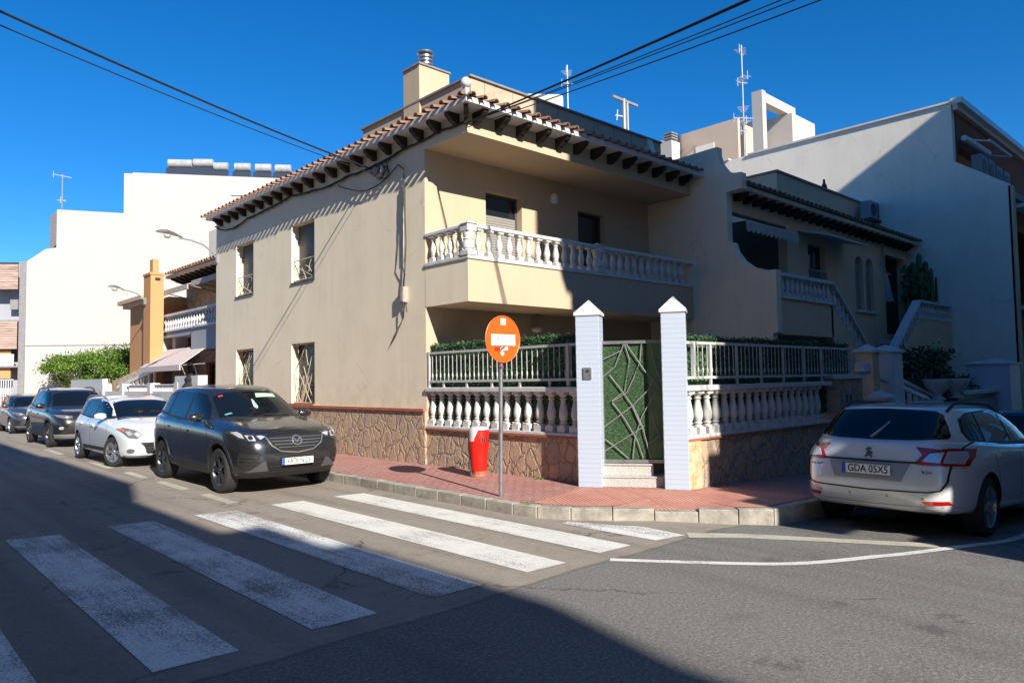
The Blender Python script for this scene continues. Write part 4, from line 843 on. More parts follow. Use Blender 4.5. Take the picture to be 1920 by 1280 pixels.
mb = MB(); mb.box(19.0, 19.3, -5.36, -5.24, -.5, 7.6); mb.build('corner_strip', 'cream2', WB); MB().box(24.4, 24.6, -4.95, -3.4, -.5, 7.3).build('inner_wall', 'brownwall', WB)
for z, nm in ((3.8, 'lower_balcony'), (7.05, 'upper_balcony')):
    b_ = MB().box(19.35, 26, -6.0, -5.24, z - .12, z).build(nm, 'white', WB)
    MB().box(19.4, 26, -6.02, -5.9, z + .70, z + .78).build('handrail', 'whitepaint', b_); balusters(b_, [(19.55 + .26 * i, -5.96, z) for i in range(9)], .70, .07)
for x, y, z, lb in ((20.6, -4.1, 8.75, 'left grey air conditioner on the terrace of the white building'), (21.5, -4.1, 8.75, 'middle grey air conditioner on the terrace of the white building'), (22.5, -4.1, 8.7, 'right grey air conditioner next to the windows coloured as sunlit of the white building'), (23.3, -4.15, 8.65, 'last air conditioner before the windows coloured as sunlit')):
    t = thing('air_conditioner', lb, 'air conditioner', (x, y, z - .35), group='terrace air conditioners'); MB().box(x - .36, x + .36, y - .16, y + .16, z - .4, z + .4).build('casing', 'greywall', t, bevel=.02)
    mb = MB(); mb.lathe([(.27, 0), (.27, -.012), (.001, -.012)], (x - .05, y - .16, z), ax='y', seg=18); mb.build('fan_grille', 'greydark', t)
    MB().box(x - .3, x + .3, y - .1, y + .1, 7.5, z - .4).build('stand', 'greydark', t)
t = thing('awning_roller', 'rolled white awning on arms on the brown top storey of the white building', 'awning', (20.2, -3.9, 9.7)); MB().tube([(19.35, -4.0, 9.55), (22.2, -4.0, 9.6)], .10, 8).build('roller', 'white', t, smooth=True)
mb = MB(); mb.tube([(19.4, -4.0, 9.5), (19.5, -4.7, 9.3)], .03, 6); mb.tube([(22.1, -4.0, 9.5), (22.1, -4.7, 9.3)], .03, 6); mb.tube([(19.4, -4.7, 9.3), (22.1, -4.7, 9.3)], .05, 6); mb.build('arms', 'white', t)
mb = MB(); [mb.box(23.95 + .45 * i, 24.3 + .45 * i, -3.72, -3.68, 8.2, 9.45) for i in range(4)]; mb.build('sun_coloured_panes', 'orange', WB)  # orange colour stands in for sunlight on the panes
# roof pavilion structures above the white wall
PV = thing('roof_pavilion', 'pale pink stair head and open frame on the roof of the white building', 'roof structure', (24, 6, 10.7))
mb = MB(); wall(mb, (22, 5.75, 10.5), (0, 1, 0), (0, 0, 1), 5.5, 3.1, (2.2, 0, 0), []); mb.build('stair_head', 'pinkwall', PV)
mb = MB(); mb.box(21.8, 22.0, 6.75, 8.0, 11.3, 13.0); 
MB().box(21.97, 22.0, 7.0, 8.0, 11.6, 12.75).build('niche', 'whitewall2', PV); mb.b.free()
mb = MB(); mb.box(22, 22.35, 4.52, 5.02, 10.5, 14.55); mb.build('frame_post', 'whitewall', PV)
mb = MB(); mb.prism([(22.35, 4.6, 14.54), (22.35, 4.6, 14.1), (25.4, 4.6, 14.1), (25.4, 4.6, 14.54)], (0, .4, 0)); mb.build('frame_beam', 'whitewall', PV)
MB().box(22.6, 26.5, 3.0, 3.2, 10.5, 10.6).build('base', 'whitewall', PV)
MB().box(24.6, 27.0, 4.4, 7.2, 10.5, 14.08).build('rear_room', 'whitewall', PV)
t = thing('roof_chimney', 'small white chimney with slatted cap left of the pink stair head', 'chimney', (21.5, 9.2, 10.7)); MB().box(21.0, 21.7, 8.7, 9.3, 10.5, 13.1).build('stack', 'whitewall', t)
mb = MB(); [mb.box(21.1, 21.6, 8.75, 9.25, 13.1 + .13 * i, 13.16 + .13 * i) for i in range(1, 4)]; mb.box(21.2, 21.5, 8.85, 9.15, 13.1, 13.5); mb.build('cap', 'cap', t)
def antenna(label, x, y, z0, z1, els, group='roof aerials'):
    t = thing('aerial', label, 'aerial', (x, y, z0), group=group); MB().tube([(x, y, z0), (x, y, z1)], .03, 6).build('mast', 'metal', t)
    for z, ln, n, a in els:
        d = Vector((math.cos(a), math.sin(a), 0)); e = Vector((-d.y, d.x, 0)); c = Vector((x, y, z)); mb = MB(); mb.tube([c - d * ln / 2, c + d * ln / 2], .018, 5)
        for k in range(n):
            p = c + d * ln * ((k + .5) / n - .5); q = .10 + .16 * (1 - k / n); mb.tube([p - e * q, p + e * q], .009, 4); 
        mb.tube([c - d * ln / 2 + Vector((0, 0, .2)), c - d * ln / 2 - Vector((0, 0, .2))], .012, 4); mb.build('aerial_array', 'cloth', t)
antenna('tall aerial mast with several arrays in front of the pink stair head', 21, 4.9, 10.7, 16.4, [(16.1, .8, 6, .3), (14.9, .7, 5, 1.2), (14.7, .5, 4, -.4), (13.5, .8, 5, .5), (13.1, .9, 7, -.6), (12.9, .6, 5, .9), (12.5, .5, 4, 0)])
antenna('thin aerial above the low white block behind the corner house', 17.3, 12, 13, 16.8, [(16.4, .7, 6, .6), (15.9, .6, 5, -.4)])
t = thing('t_aerial', 'thick white pole with a dark crossbar on the corner house roof', 'aerial', (10.1, 3, 7.9)); mb = MB(); mb.tube([(10.05, 3, 7), (10.05, 3, 10.58)], .07, 10); mb.tube([(10.22, 3, 7), (10.22, 3, 10.5)], .045, 8); mb.build('pole', 'metal', t, smooth=True)
MB().box(9.5, 10.75, 2.97, 3.03, 10.5, 10.58).build('crossbar', 'cap', t); mb = MB(); mb.tube([(9.95, 3, 10.0), (9.5, 2.9, 9.9)], .03, 5); mb.tube([(9.6, 2.9, 10.1), (9.55, 2.9, 9.75)], .02, 5); mb.build('feed_horn', 'cloth', t)
t = thing('white_roof_block', 'low white building top just behind the corner house parapet', 'building', (15, 14, 0)); MB().obox((14.45, 12, 0), (1.42, -1.06, 0), (1.8, 2.4, 0), (0, 0, 14.72)).build('walls', 'whitewall', t, bevel=.15)
# ------------------------------------------------------------ left side: neighbour with stair, orange house, white blocks
R3 = thing('stair_house', 'two storey house with white balustrade, awnings and tiled eave left of the cream house', 'house', (2, 13, 0))
mb = MB(); wall(mb, (1.6, 10.45, 0), (0, 1, 0), (0, 0, 1), 7.2, 5.75, (.25, 0, 0), [(.9, 2.1, .3, 2.4), (2.9, 5.1, 0.3, 2.5), (.8, 1.9, 3.2, 5.2), (2.6, 4.2, 3.2, 5.0)]); mb.build('front_wall', 'tanstone', R3)
mb = MB(); mb.box(1.85, 9, 17.4, 17.65, 0, 5.7); mb.box(1.9, 2.1, 10.45, 17.6, 0, 5.6); mb.build('inner_wall', 'brownwall', R3)
for q in ((11.35, 12.55, .3, 2.4), (11.25, 12.35, 3.2, 5.2), (13.05, 14.65, 3.2, 5.0)): MB().box(1.80, 1.84, *q).build('window', 'glass', R3)
wn = MB().box(1.78, 1.82, 13.4, 15.5, .3, 2.5).build('glazed_door', 'glass', R3); mb = MB(); [mb.box(1.70, 1.78, 13.4 + .52 * i, 13.46 + .52 * i, .3, 2.5) for i in range(5)]; [mb.box(1.70, 1.775, 13.4, 15.54, z, z + .07) for z in (1.5, 2.43)]; mb.build('glazing_bars', 'redcoping', wn)
MB().box(.95, 1.9, 10.45, 18.0, 5.75, 5.85).build('eave_slab', 'cream2', R3)
for i in range(15): rafter(R3, (1.6, 10.7 + .5 * i, 5.75), (-1, 0, 0), .55, .2)
tiles(R3, (.88, 18.0, 5.88), (.88, 10.45, 5.88), (1, 0, .3), 1.6)
MB().box(1.9, 5, 11.5, 16.2, 5.8, 7.4).build('roof_room', 'whitewall2', R3)
bb = MB().box(.60, 1.6, 10.45, 14.2, 2.85, 3.62).build('balcony', 'greywall', R3); MB().box(.6, 1.6, 14.2, 17.3, 3.42, 3.6).build('landing', 'greywall', R3)
mb = MB(); mb.box(.55, .73, 10.45, 17.3, 4.18, 4.26); mb.box(.55, .73, 10.45, 17.3, 3.62, 3.68); mb.prism([(.55, 17.2, 4.26), (.55, 21.2, 1.9), (.55, 21.2, 1.8), (.55, 17.2, 4.16)], (.18, 0, 0)); mb.build('handrail', 'white', R3)
balusters(R3, [(.64, 10.6 + .26 * i, 3.68) for i in range(25)], .50, .065); balusters(R3, [(.64, 17.5 + .3 * i, 3.5 - .177 * i) for i in range(11)], .50, .06)
mb = MB(); mb.prism([(.6, 17.2, 3.6), (.6, 21.4, 1.15), (.6, 21.4, .1), (.6, 17.9, .1), (.6, 17.2, 2.7)], (.9, 0, 0)); mb.build('stair', 'whitewall', R3)
MB().box(.8, 1.25, 16.4, 16.75, .1, 3.5).build('stair_column', 'whitewall', R3)
def slope_awning(label, x0, z0, x1, z1, y0, y1, m):
    t = thing('awning', label, 'awning', (x0, (y0 + y1) / 2, z1)); mb = MB(); mb.prism([(x0, y0, z0), (x1, y0, z1), (x1, y0, z1 - .03), (x0, y0, z0 - .03)], (0, y1 - y0, 0)); mb.build('canvas', m, t)
    MB().box(x1 - .03, x1 + .01, y0, y1, z1 - .18, z1).build('valance', m, t); [MB().tube([(x0, y, z0 - .6), (x1, y, z1 - .02)], .018, 5).build('arm', 'metal', t) for y in (y0 + .1, y1 - .1)]
slope_awning('beige awning sloping from the eave of the stair house, farther one', 1.55, 5.55, .55, 5.15, 14.4, 17.3, 'awn'); slope_awning('beige awning sloping from the eave of the stair house, beside the cream house', 1.55, 5.6, .55, 5.2, 11.0, 14.0, 'awn')
slope_awning('pale pink awning over the ground floor door of the stair house', .75, 3.0, -.15, 2.35, 13.0, 17.2, 'awnpink')
mb = MB(); FS = thing('flower_shelf', 'dark shelf of red and yellow flowers beside the cream house corner', 'flower shelf', (1.0, 10.9, 3.7)); [mb.box(.9, 1.3, 10.8, 12.0, z, z + .03) for z in (3.9, 4.35, 4.8)]; mb.box(.9, .94, 10.8, 10.84, 3.65, 5.1); mb.box(.9, .94, 11.96, 12.0, 3.65, 5.1); mb.build('shelves', 'white', FS)
mb = MB(); [leaf(mb, Vector((rnd.uniform(.85, 1.3), rnd.uniform(10.8, 12), rnd.choice((3.75, 4.0, 4.45, 4.9)) + rnd.random() * .25)), .05) for _ in range(420)]; mb.build('plants', 'leaf', FS)
mb = MB(); [mb.lathe([(.001, -.05), (.05, 0), (.001, .05)], (rnd.uniform(.85, 1.0), rnd.uniform(10.8, 12), rnd.choice((4.1, 4.55, 5.0)) + rnd.random() * .1), seg=7) for _ in range(14)]; mb.build('blossoms', mat('red_blossom', (.6, .06, .05), .6), FS)
OH = thing('orange_house', 'orange rendered house front with tall square chimney and moulded cornice', 'house', (2, 18.5, 0))
mb = MB(); mb.box(.35, 6, 17.7, 20.3, 0, 4.75); mb.build('wall', 'orange', OH)
mb = MB(); mb.box(.15, 6, 17.7, 20.6, 4.75, 4.9); mb.box(.0, 6, 17.7, 20.8, 4.9, 5.05); mb.build('cornice', 'slab', OH)
oc = MB().box(.05, .50, 16.75, 17.55, 0, 5.75).build('chimney', 'orange', OH); MB().box(.18, .38, 16.95, 17.3, 5.75, 6.3).build('flue', 'orange', oc); mb = MB(); mb.box(.02, .53, 16.72, 17.58, 5.70, 5.78); mb.build('chimney_cap', 'orange', oc); MB().box(.2, .38, 16.73, 16.75, 5.5, 5.6).build('vent_hole', 'dark', oc)
mb = MB(); mb.box(.86, 1.9, 17.66, 17.7, 3.6, 3.9) ; mb.build('lintel', 'slab', OH)
tw = thing('tan_stone_wall', 'tan stone garden wall rising towards the orange house', 'wall', (.4, 20, 0)); mb = MB(); mb.prism([(.3, 17.0, .0), (.3, 17.0, 2.55), (.3, 22.6, 1.9), (.3, 22.6, 0)], (.25, 0, 0)); mb.build('wall', 'tanstone', tw)
fw = thing('white_front_wall', 'white front garden wall with piers along the parked cars', 'wall', (-.2, 15, 0))
mb = MB(); mb.box(-.3, -.1, 12.0, 22.0, 0, 1.50); mb.box(-.3, -.1, 21.6, 27, 0, 2.0); mb.build('wall', 'white', fw)
mb = MB(); [mb.box(-.36, -.04, y, y + .34, 0, 1.78) for y in (12.6, 15.3, 18.6, 21.3)]; mb.box(-.34, -.06, 10.9, 12.9, 0, 1.98); mb.build('piers', 'white', fw)
mb = MB(); [mb.box(-.22, -.18, y, y + .02, 1.5, 1.72) for y in [13 + .15 * k for k in range(36)]]; mb.box(-.24, -.16, 13, 18.5, 1.70, 1.74); mb.build('railing', 'whitepaint', fw)
mb = MB(); mb.prism([(-.05, 15.5, 2.4), (-.05, 20.5, 1.72), (-.05, 20.5, 1.6), (-.05, 15.5, 2.25)], (.12, 0, 0)); [mb.box(-.03, .03, 16 + .6 * k, 16.06 + .6 * k, 0, 2.2 - .08 * k) for k in range(7)]; tag(mb.build('yard_handrail', 'whitepaint'), 'white sloping handrail in front of the tan stone wall', 'handrail')
BH = thing('garden_equipment', 'black object with a curved handle standing behind the dark suv', 'garden equipment', (-.3, 11.4, 1.5)); MB().tube([(-.3, 11.9, 2.3), (-.3, 11.6, 2.35), (-.3, 11.3, 2.25), (-.3, 11.1, 2.0), (-.3, 11.05, 1.7)], .03, 7).build('curved_handle', 'cable', BH, smooth=True)
mb = MB(); mb.lathe([(.05, 0), (.22, .05), (.26, .2), (.17, .33), (.20, .42), (.10, .55), (.03, .6)], (-.3, 11.6, 1.45), seg=9); mb.build('bundle', 'black', BH, smooth=True)
shrub('citrus_tree', 'bushy green citrus tree nearer the orange house', (1.4, 24.6, 2.55), (1.1, 1.9, 1.05), 13000, .06, 'leaf', 0, 'tree', 'citrus trees by the white wall', 14)
shrub('citrus_tree', 'bushy green citrus tree with yellowing leaves nearer the boarded building', (1.35, 34.6, 2.45), (1.2, 2.9, 1.0), 15000, .075, 'leaf', 0, 'tree', 'citrus trees by the white wall', 14)
# slanted white apartment block: wall plane through (0,40), direction (.8,-.6)
P0, SD, ND = Vector((0, 40, 0)), Vector((.8, -.6, 0)), Vector((.6, .8, 0))
wp = lambda s, z: P0 + SD * s + Vector((0, 0, z))
LB = thing('white_apartment_block', 'big blank white apartment block behind the left houses with water tanks on top', 'building', tuple(P0))
mb = MB(); mb.prism([wp(-.04, 0), wp(-.04, 9.21), wp(1.0, 9.95), wp(1.62, 10.05), wp(1.62, 12.36), wp(5.44, 12.16), wp(5.44, 0)], ND * 9); bmesh.ops.triangulate(mb.b, faces=mb.b.faces[:]); mb.build('lower_wing', 'whitewall', LB)
mb = MB(); mb.prism([wp(5.44, 0), wp(5.44, 14.62), wp(22, 14.15), wp(22, 0)], ND * 12); mb.build('tall_wing', 'whitewall', LB)
mb = MB(); mb.prism([wp(5.98, 0) - ND * .12, wp(5.98, 14.64) - ND * .12, wp(22, 14.2) - ND * .12, wp(22, 0) - ND * .12], ND * .12); mb.build('gable_wall', 'whitewall', LB)
MB().obox(wp(11.8, 13.3) - ND * .2, SD * 2.0, ND * .1, (0, 0, .6)).build('wall_patch', 'white', LB); MB().obox(wp(-.04, 4.15) - ND * .03, SD * 6, ND * .04, (0, 0, .05)).build('wall_band', 'cap', LB)
mb = MB(); mb.prism([wp(1.0, 9.95) + ND * .5, wp(1.0, 12.1) + ND * .5, wp(1.61, 12.3) + ND * .1, wp(1.61, 10.3) + ND * .1], ND * 2); mb.build('recessed_bay', 'cap', LB)
for k, (s0, s1, z, m) in enumerate(((7.9, 9.35, 15.35, 0), (9.4, 10.6, 15.4, 0), (10.6, 11.5, 15.2, 0), (11.85, 12.85, 15.18, 0), (13.1, 14.1, 15.15, 0), (14.3, 15.3, 15.12, 0))):
    t = thing('water_tank', ('leftmost white solar water tank on the white block roof', 'second solar water tank from the left, highest of the row', 'third solar water tank from the left, touching the second', 'fourth solar water tank from the left, after a gap', 'fifth solar water tank from the left', 'rightmost solar water tank next to the corner house eave')[k], 'water tank', tuple(wp((s0 + s1) / 2, 14.3)), group='solar water tanks on the white block')
    MB().tube([wp(s0, z) + ND * .3, wp(s0 + .04, z) + ND * .3, wp(s1 - .04, z) + ND * .3, wp(s1, z) + ND * .3], [.2, .26, .26, .2], 14).build('tank', 'tank', t, smooth=True)
    mb = MB(); mb.prism([wp(s0 - .1, z - .27) + ND * .25, wp(s1, z - .27) + ND * .25, wp(s1 + .02, 14.1) - ND * .0 + ND * .1, wp(s0 - .12, 14.1) + ND * .1], ND * .05); mb.build('collector_panel', 'panel', t)
    mb = MB(); [mb.tube([wp(s, z) + ND * .3, wp(s, 14.1) + ND * .9], .02, 5) for s in (s0, s1)]; mb.build('legs', 'galv', t)
antenna('thin aerial on the lower wing of the white block at far left', *wp(1.9, 0)[:2], 12.2, 14.5, [(14.4, 1.0, 5, .2), (12.9, .4, 3, 1)])
# boarded building at far left
WD = thing('boarded_building', 'building with weathered board balconies at the far left edge', 'building', tuple(wp(-3, 0)))
wq = lambda s, z, d=0: P0 + SD * s + ND * d + Vector((0, 0, z))
mb = MB(); mb.obox(wq(-9, 0, 1.2), SD * 8.8, ND * 8, (0, 0, 9.3)); mb.build('walls', 'greywall', WD)
mb = MB(); mb.obox(wq(-.42, 0, .0), SD * .36, ND * 9, (0, 0, 9.2)); mb.obox(wq(-9, 5.6, 0), SD * 8.6, ND * 1.2, (0, 0, .12)); mb.obox(wq(-9, 2.9, 0), SD * 8.6, ND * 1.2, (0, 0, .1)); mb.build('slabs', 'cap', WD)
for z0, z1 in ((7.55, 9.15), (4.0, 5.7)):
    mb = MB(); [mb.obox(wq(-9, z, -.02), SD * 8.5, ND * .04, (0, 0, .135)) for z in [z0 + .15 * i for i in range(int((z1 - z0) / .15))]]; mb.build('board_screen', 'planks', WD)
    MB().obox(wq(-9, z0 + .0, .03), SD * 8.5, ND * .02, (0, 0, z1 - z0)).build('screen_backing', 'wood', WD)
mb = MB(); mb.obox(wq(-9, 2.25, .3), SD * 8.0, ND * .1, (0, 0, 1.7)); mb.build('orange_parapet', 'orange', WD); mb = MB(); mb.obox(wq(-3.2, 2.95, .25), SD * 2.4, ND * .05, (0, 0, .75)); mb.build('white_grille', 'white', WD)
mb = MB(); mb.obox(wq(-1.25, 6.4, .6), SD * .45, ND * .3, (0, 0, .6)); mb.build('wall_unit', 'cap', WD)
GF = thing('white_gate_fence', 'white vertical bar fence at the far left behind the grey hatchback', 'fence', tuple(wp(-1, 0))); mb = MB(); [mb.obox(wq(-3.0 + .13 * i, 0, -.3), SD * .045, ND * .03, (0, 0, 2.2)) for i in range(19)]; [mb.obox(wq(-3.0, z, -.3), SD * 2.5, ND * .03, (0, 0, .05)) for z in (.3, 1.2, 2.15)]; mb.build('bars', 'whitepaint', GF)
# ------------------------------------------------------------ blocks across the streets (behind the photographer): they throw the big shadows
def flats(name, label, x0, x1, y0, y1, h, face, hs_, steps=()):
    t = thing(name, label, 'building', ((x0 + x1) / 2, (y0 + y1) / 2, 0)); mb = MB(); mb.box(x0, x1, y0, y1, 0, h)
    for a, b_, c, d, z in steps: mb.box(a, b_, c, d, h - .01, z)
    mb.build('walls', 'farcream', t); 
    n = int(((y1 - y0) if face == 'x' else (x1 - x0)) / 3.2); src = None
    for i in range(n):
        for k in range(hs_):
            z = .9 + k * 3.1
            if face == 'x': q = (x1, x1 + .03, y0 + 1 + 3.2 * i, y0 + 2.3 + 3.2 * i, z + .2, z + 1.7)
            else: q = (x0 + 1 + 3.2 * i, x0 + 2.3 + 3.2 * i, y1, y1 + .03, z + .2, z + 1.7)
            MB().box(*q).build('window', 'glass', t)
    return t
W1 = flats('opposite_flats', 'cream flats along the west side of the street, outside the picture', -18, -9.2, -34, 9, 10.3, 'x', 3,
      [(-14, -9.2, -34, -27.8, 11.3), (-14, -9.2, -27.8, -24.8, 12.1), (-14, -9.2, -24.8, -22.2, 11.5), (-14, -9.2, -17.0, -10, 11.6), (-14, -9.2, -10, 9, 11.4)])
S1 = flats('opposite_flats', 'tall cream flats on the south side of the cross street, outside the picture', -.6, 42, -30, -14.5, 17.1, 'y', 5)
mb = MB()
for q in ((-1.38, 8, -15.8, -14.5, 0, 3.6), (-1.0, 8, -15.2, -14.5, 3.6, 4.35), (-1.9, 8, -15.2, -14.5, 4.35, 4.95), (-1.35, 8, -15.2, -14.5, 4.95, 5.4), (-1.15, 8, -15.2, -14.5, 5.4, 6.0), (-.85, 8, -15.0, -14.5, 6.0, 7.6), (-.9, 8, -15.2, -14.5, 11.6, 12.9)): mb.box(*q)
mb.build('balconies', 'farcream', S1)
# ------------------------------------------------------------ cars
def paintm(name, c, metal=.5, rough=.35, flake=True):
    m = mat(name, c, rough, metal=metal, coat=1.0, coatr=.02)
    if flake:
        v = N(m, 'TexCoord').outputs['Object']; a = noise(m, v, 2.5, 5, .7)      # thin dust film
        mr_ = N(m, 'MapRange'); mr_.inputs['To Min'].default_value = .01; mr_.inputs['To Max'].default_value = .10; L(m, a, mr_.inputs['Value']); L(m, mr_.outputs[0], bsdf(m).inputs['Coat Roughness'])
    return m
M_['tyre'] = soiled('tyre_rubber', (.028, .028, .028), .85, .3, 20); M_['plastic'] = soiled('black_plastic', (.022, .022, .024), .55, .3, 14)
M_['carglass'] = mat('car_glass', (.006, .008, .010), .01, spec=.55); M_['chrome'] = mat('chrome', (.75, .76, .78), .12, metal=1); M_['lamp'] = mat('lamp_glass', (.20, .205, .22), .10, metal=.3, coat=1)
M_['lampdark'] = mat('lamp_housing', (.05, .05, .055), .15, metal=.5, coat=1); M_['bulb'] = mat('lamp_reflector', (.8, .82, .85), .3, metal=.6); M_['redlamp'] = mat('red_lamp_glass', (.40, .008, .006), .12, coat=1); M_['amber'] = mat('amber_lamp_glass', (.7, .16, .02), .15, coat=1)
M_['alloy'] = mat('silver_alloy', (.55, .56, .58), .28, metal=.85); M_['alloydark'] = mat('dark_alloy', (.10, .10, .11), .3, metal=.8); M_['plate'] = mat('number_plate_white', (.80, .80, .78), .4); M_['plateblue'] = mat('plate_blue_strip', (.02, .10, .50), .4)
M_['gun'] = mat('gunmetal_trim', (.15, .155, .17), .3, metal=.6); M_['seam'] = mat('panel_gap', (.006, .006, .007), .8); M_['cabin'] = mat('cabin_trim', (.05, .05, .055), .8)
def hull(loops, nseg=56):
    b = bmesh.new(); rings = []
    for (xf, xr, w_, n, zf, zm, zr) in loops:
        R = []; xc = (xf + xr) / 2; a = (xf - xr) / 2
        for k in range(nseg):
            t = 2 * math.pi * (k + .5) / nseg; c, s = math.cos(t), math.sin(t); u = math.copysign(abs(c) ** (2 / n), c)
            x = xc + a * u; y = w_ * math.copysign(abs(s) ** (2 / n), s)
            z = zm + (zf - zr) / 2 * u + ((zf + zr) / 2 - zm) * u * u; R.append(b.verts.new((x, y, z)))
        rings.append(R)
    for A, B in zip(rings, rings[1:]):
        for k in range(nseg): b.faces.new([A[k], A[(k + 1) % nseg], B[(k + 1) % nseg], B[k]])
    for R, rev in ((rings[0], 1), (rings[-1], 0)):
        c = b.verts.new(sum((v.co for v in R), Vector()) / nseg)
        for k in range(nseg): b.faces.new([R[k], R[(k + 1) % nseg], c] if not rev else [R[(k + 1) % nseg], R[k], c])
    bmesh.ops.recalc_face_normals(b, faces=b.faces); return b
def evalmesh(o):
    dg = bpy.context.evaluated_depsgraph_get(); dg.update(); return bpy.data.meshes.new_from_object(o.evaluated_get(dg), depsgraph=dg)
class Car:
    def __init__(s, name, label, spec, body_m):
        s.sp = spec; s.root = thing(name, label, 'car', (0, 0, 0)); del ORG[s.root]
        b = hull(spec['loops']); me = bpy.data.meshes.new('body'); b.to_mesh(me); b.free()
        o = bpy.data.objects.new('body', me); COL.objects.link(o); sub = o.modifiers.new('s', 'SUBSURF'); sub.levels = sub.render_levels = 2
        me2 = evalmesh(o); o.modifiers.clear(); o.data = me2
        bb = bmesh.new(); bb.from_mesh(me2); s.bvh = BVHTree.FromBMesh(bb); bb.free()
        cb = bmesh.new()
        for x in spec['wheels']:      # wheel wells
            for sy in (-1, 1):
                R = spec['arch']; rings = []
                for yy in (sy * (spec['W'] / 2 + .1), sy * (spec['W'] / 2 - .36)):
                    rings.append([cb.verts.new((x + R * math.cos(t * math.pi / 18), yy, spec['r'] + .02 + R * math.sin(t * math.pi / 18))) for t in range(36)])
                for k in range(36): cb.faces.new([rings[0][k], rings[0][(k + 1) % 36], rings[1][(k + 1) % 36], rings[1][k]])
                cb.faces.new(rings[0]); cb.faces.new(rings[1][::-1])
        bmesh.ops.recalc_face_normals(cb, faces=cb.faces); cm = bpy.data.meshes.new('c'); cb.to_mesh(cm); cb.free(); cm.materials.append(M_['seam']); co = bpy.data.objects.new('c', cm); COL.objects.link(co)
        me2.materials.clear(); me2.materials.append(body_m); me2.materials.append(M_['seam'])
        for p in cm.polygons: p.material_index = 0
        bo = o.modifiers.new('b', 'BOOLEAN'); bo.operation = 'DIFFERENCE'; bo.object = co; bo.solver = 'EXACT'; bo.material_mode = 'TRANSFER'
        me3 = evalmesh(o); o.modifiers.clear(); o.data = me3; bpy.data.objects.remove(co)
        for p in me3.polygons: p.use_smooth = True
        me3.set_sharp_from_angle(angle=math.radians(38)); me3.name = 'body'; o.parent = s.root; s.body = o; s.bm_ = body_m
    def hit(s, u, v, side):
        D = {'L': ((u, 3, v), (0, -1, 0)), 'R': ((u, -3, v), (0, 1, 0)), 'F': ((4, u, v), (-1, 0, 0)), 'B': ((-4, u, v), (1, 0, 0)), 'T': ((u, v, 4), (0, 0, -1))}[side]
        h = s.bvh.ray_cast(Vector(D[0]), Vector(D[1]))
        if h[0] is None or h[1].dot(Vector(D[1])) > -.02:
            q = Vector(D[0]) + Vector(D[1]) * 2.2; n_ = s.bvh.find_nearest(h[0] or q); return n_[0], n_[1]
        return h[0], h[1]
    def decal(s, name, poly, side, m, off=.004, th=.01, par=None, g=.07, smooth=True):
        b = bmesh.new(); f = b.faces.new([b.verts.new((p[0], p[1], 0)) for p in poly])
        for ax in (0, 1):
            lo, hi = min(p[ax] for p in poly), max(p[ax] for p in poly); k = math.ceil(lo / g) * g
            while k < hi:
                no = [0, 0, 0]; no[ax] = 1; co = [0, 0, 0]; co[ax] = k
                bmesh.ops.bisect_plane(b, geom=b.verts[:] + b.edges[:] + b.faces[:], plane_co=co, plane_no=no, dist=1e-5); k += g
        bmesh.ops.triangulate(b, faces=b.faces[:]); nm = {}
        for v in b.verts: p, n_ = s.hit(v.co.x, v.co.y, side); nm[v] = n_.copy(); v.co = p + n_ * off
        fs = b.faces[:]; vs = b.verts[:]; es = [e for e in b.edges if len(e.link_faces) == 1]
        cp = {v: b.verts.new(v.co - nm[v] * (th + off)) for v in vs}
        for e in es: b.faces.new([e.verts[0], e.verts[1], cp[e.verts[1]], cp[e.verts[0]]])
        bmesh.ops.recalc_face_normals(b, faces=b.faces)
        c0 = fs[0].calc_center_median(); h = s.bvh.find_nearest(c0)
        if fs[0].normal.dot(h[1]) < 0: bmesh.ops.reverse_faces(b, faces=b.faces)
        me = bpy.data.meshes.new(name); b.to_mesh(me); b.free(); o = bpy.data.objects.new(name, me); COL.objects.link(o); me.materials.append(M_[m] if isinstance(m, str) else m)
        for p in me.polygons: p.use_smooth = smooth
        me.set_sharp_from_angle(angle=math.radians(40)); o.parent = par or s.root; return o
    def both(s, name, poly, m, **k):
        r = [s.decal(name, poly, 'L', m, **k), s.decal(name, poly, 'R', m, **k)]; return r
    def mirr(s, name, poly, side, m, **k):
        return [s.decal(name, poly, side, m, **k), s.decal(name, [(-a, b_) for a, b_ in poly][::-1], side, m, **k)]
    def line(s, name, pts, side, w_=.007, m='seam', off=.002, **k):
        p = [Vector(q) for q in pts]; L_, R_ = [], []
        for i, q in enumerate(p):
            t = (p[min(i + 1, len(p) - 1)] - p[max(i - 1, 0)]).normalized(); n_ = Vector((-t.y, t.x)); L_.append(q + n_ * w_ / 2); R_.append(q - n_ * w_ / 2)
        return s.decal(name, [tuple(v) for v in L_ + R_[::-1]], side, m, off=off, th=.004, **k)
    def text(s, txt, size, par, loc, side, m, sx=1.0):
        c = bpy.data.curves.new('t', 'FONT'); c.body = txt; c.size = size; c.align_x = 'CENTER'; c.align_y = 'CENTER'; c.extrude = .0012; c.offset = size * .006
        o = bpy.data.objects.new('t', c); COL.objects.link(o); me = evalmesh(o); bpy.data.objects.remove(o); o = bpy.data.objects.new('lettering', me); COL.objects.link(o); me.materials.clear(); me.materials.append(M_[m] if isinstance(m, str) else m)
        R = Matrix(((0, 0, 1), (1, 0, 0), (0, 1, 0))) if side == 'F' else Matrix(((0, 0, -1), (-1, 0, 0), (0, 1, 0)))
        me.transform(R.to_4x4() @ Matrix.Diagonal((sx, 1, 1, 1)) ); me.transform(Matrix.Translation(loc)); o.parent = par; return o
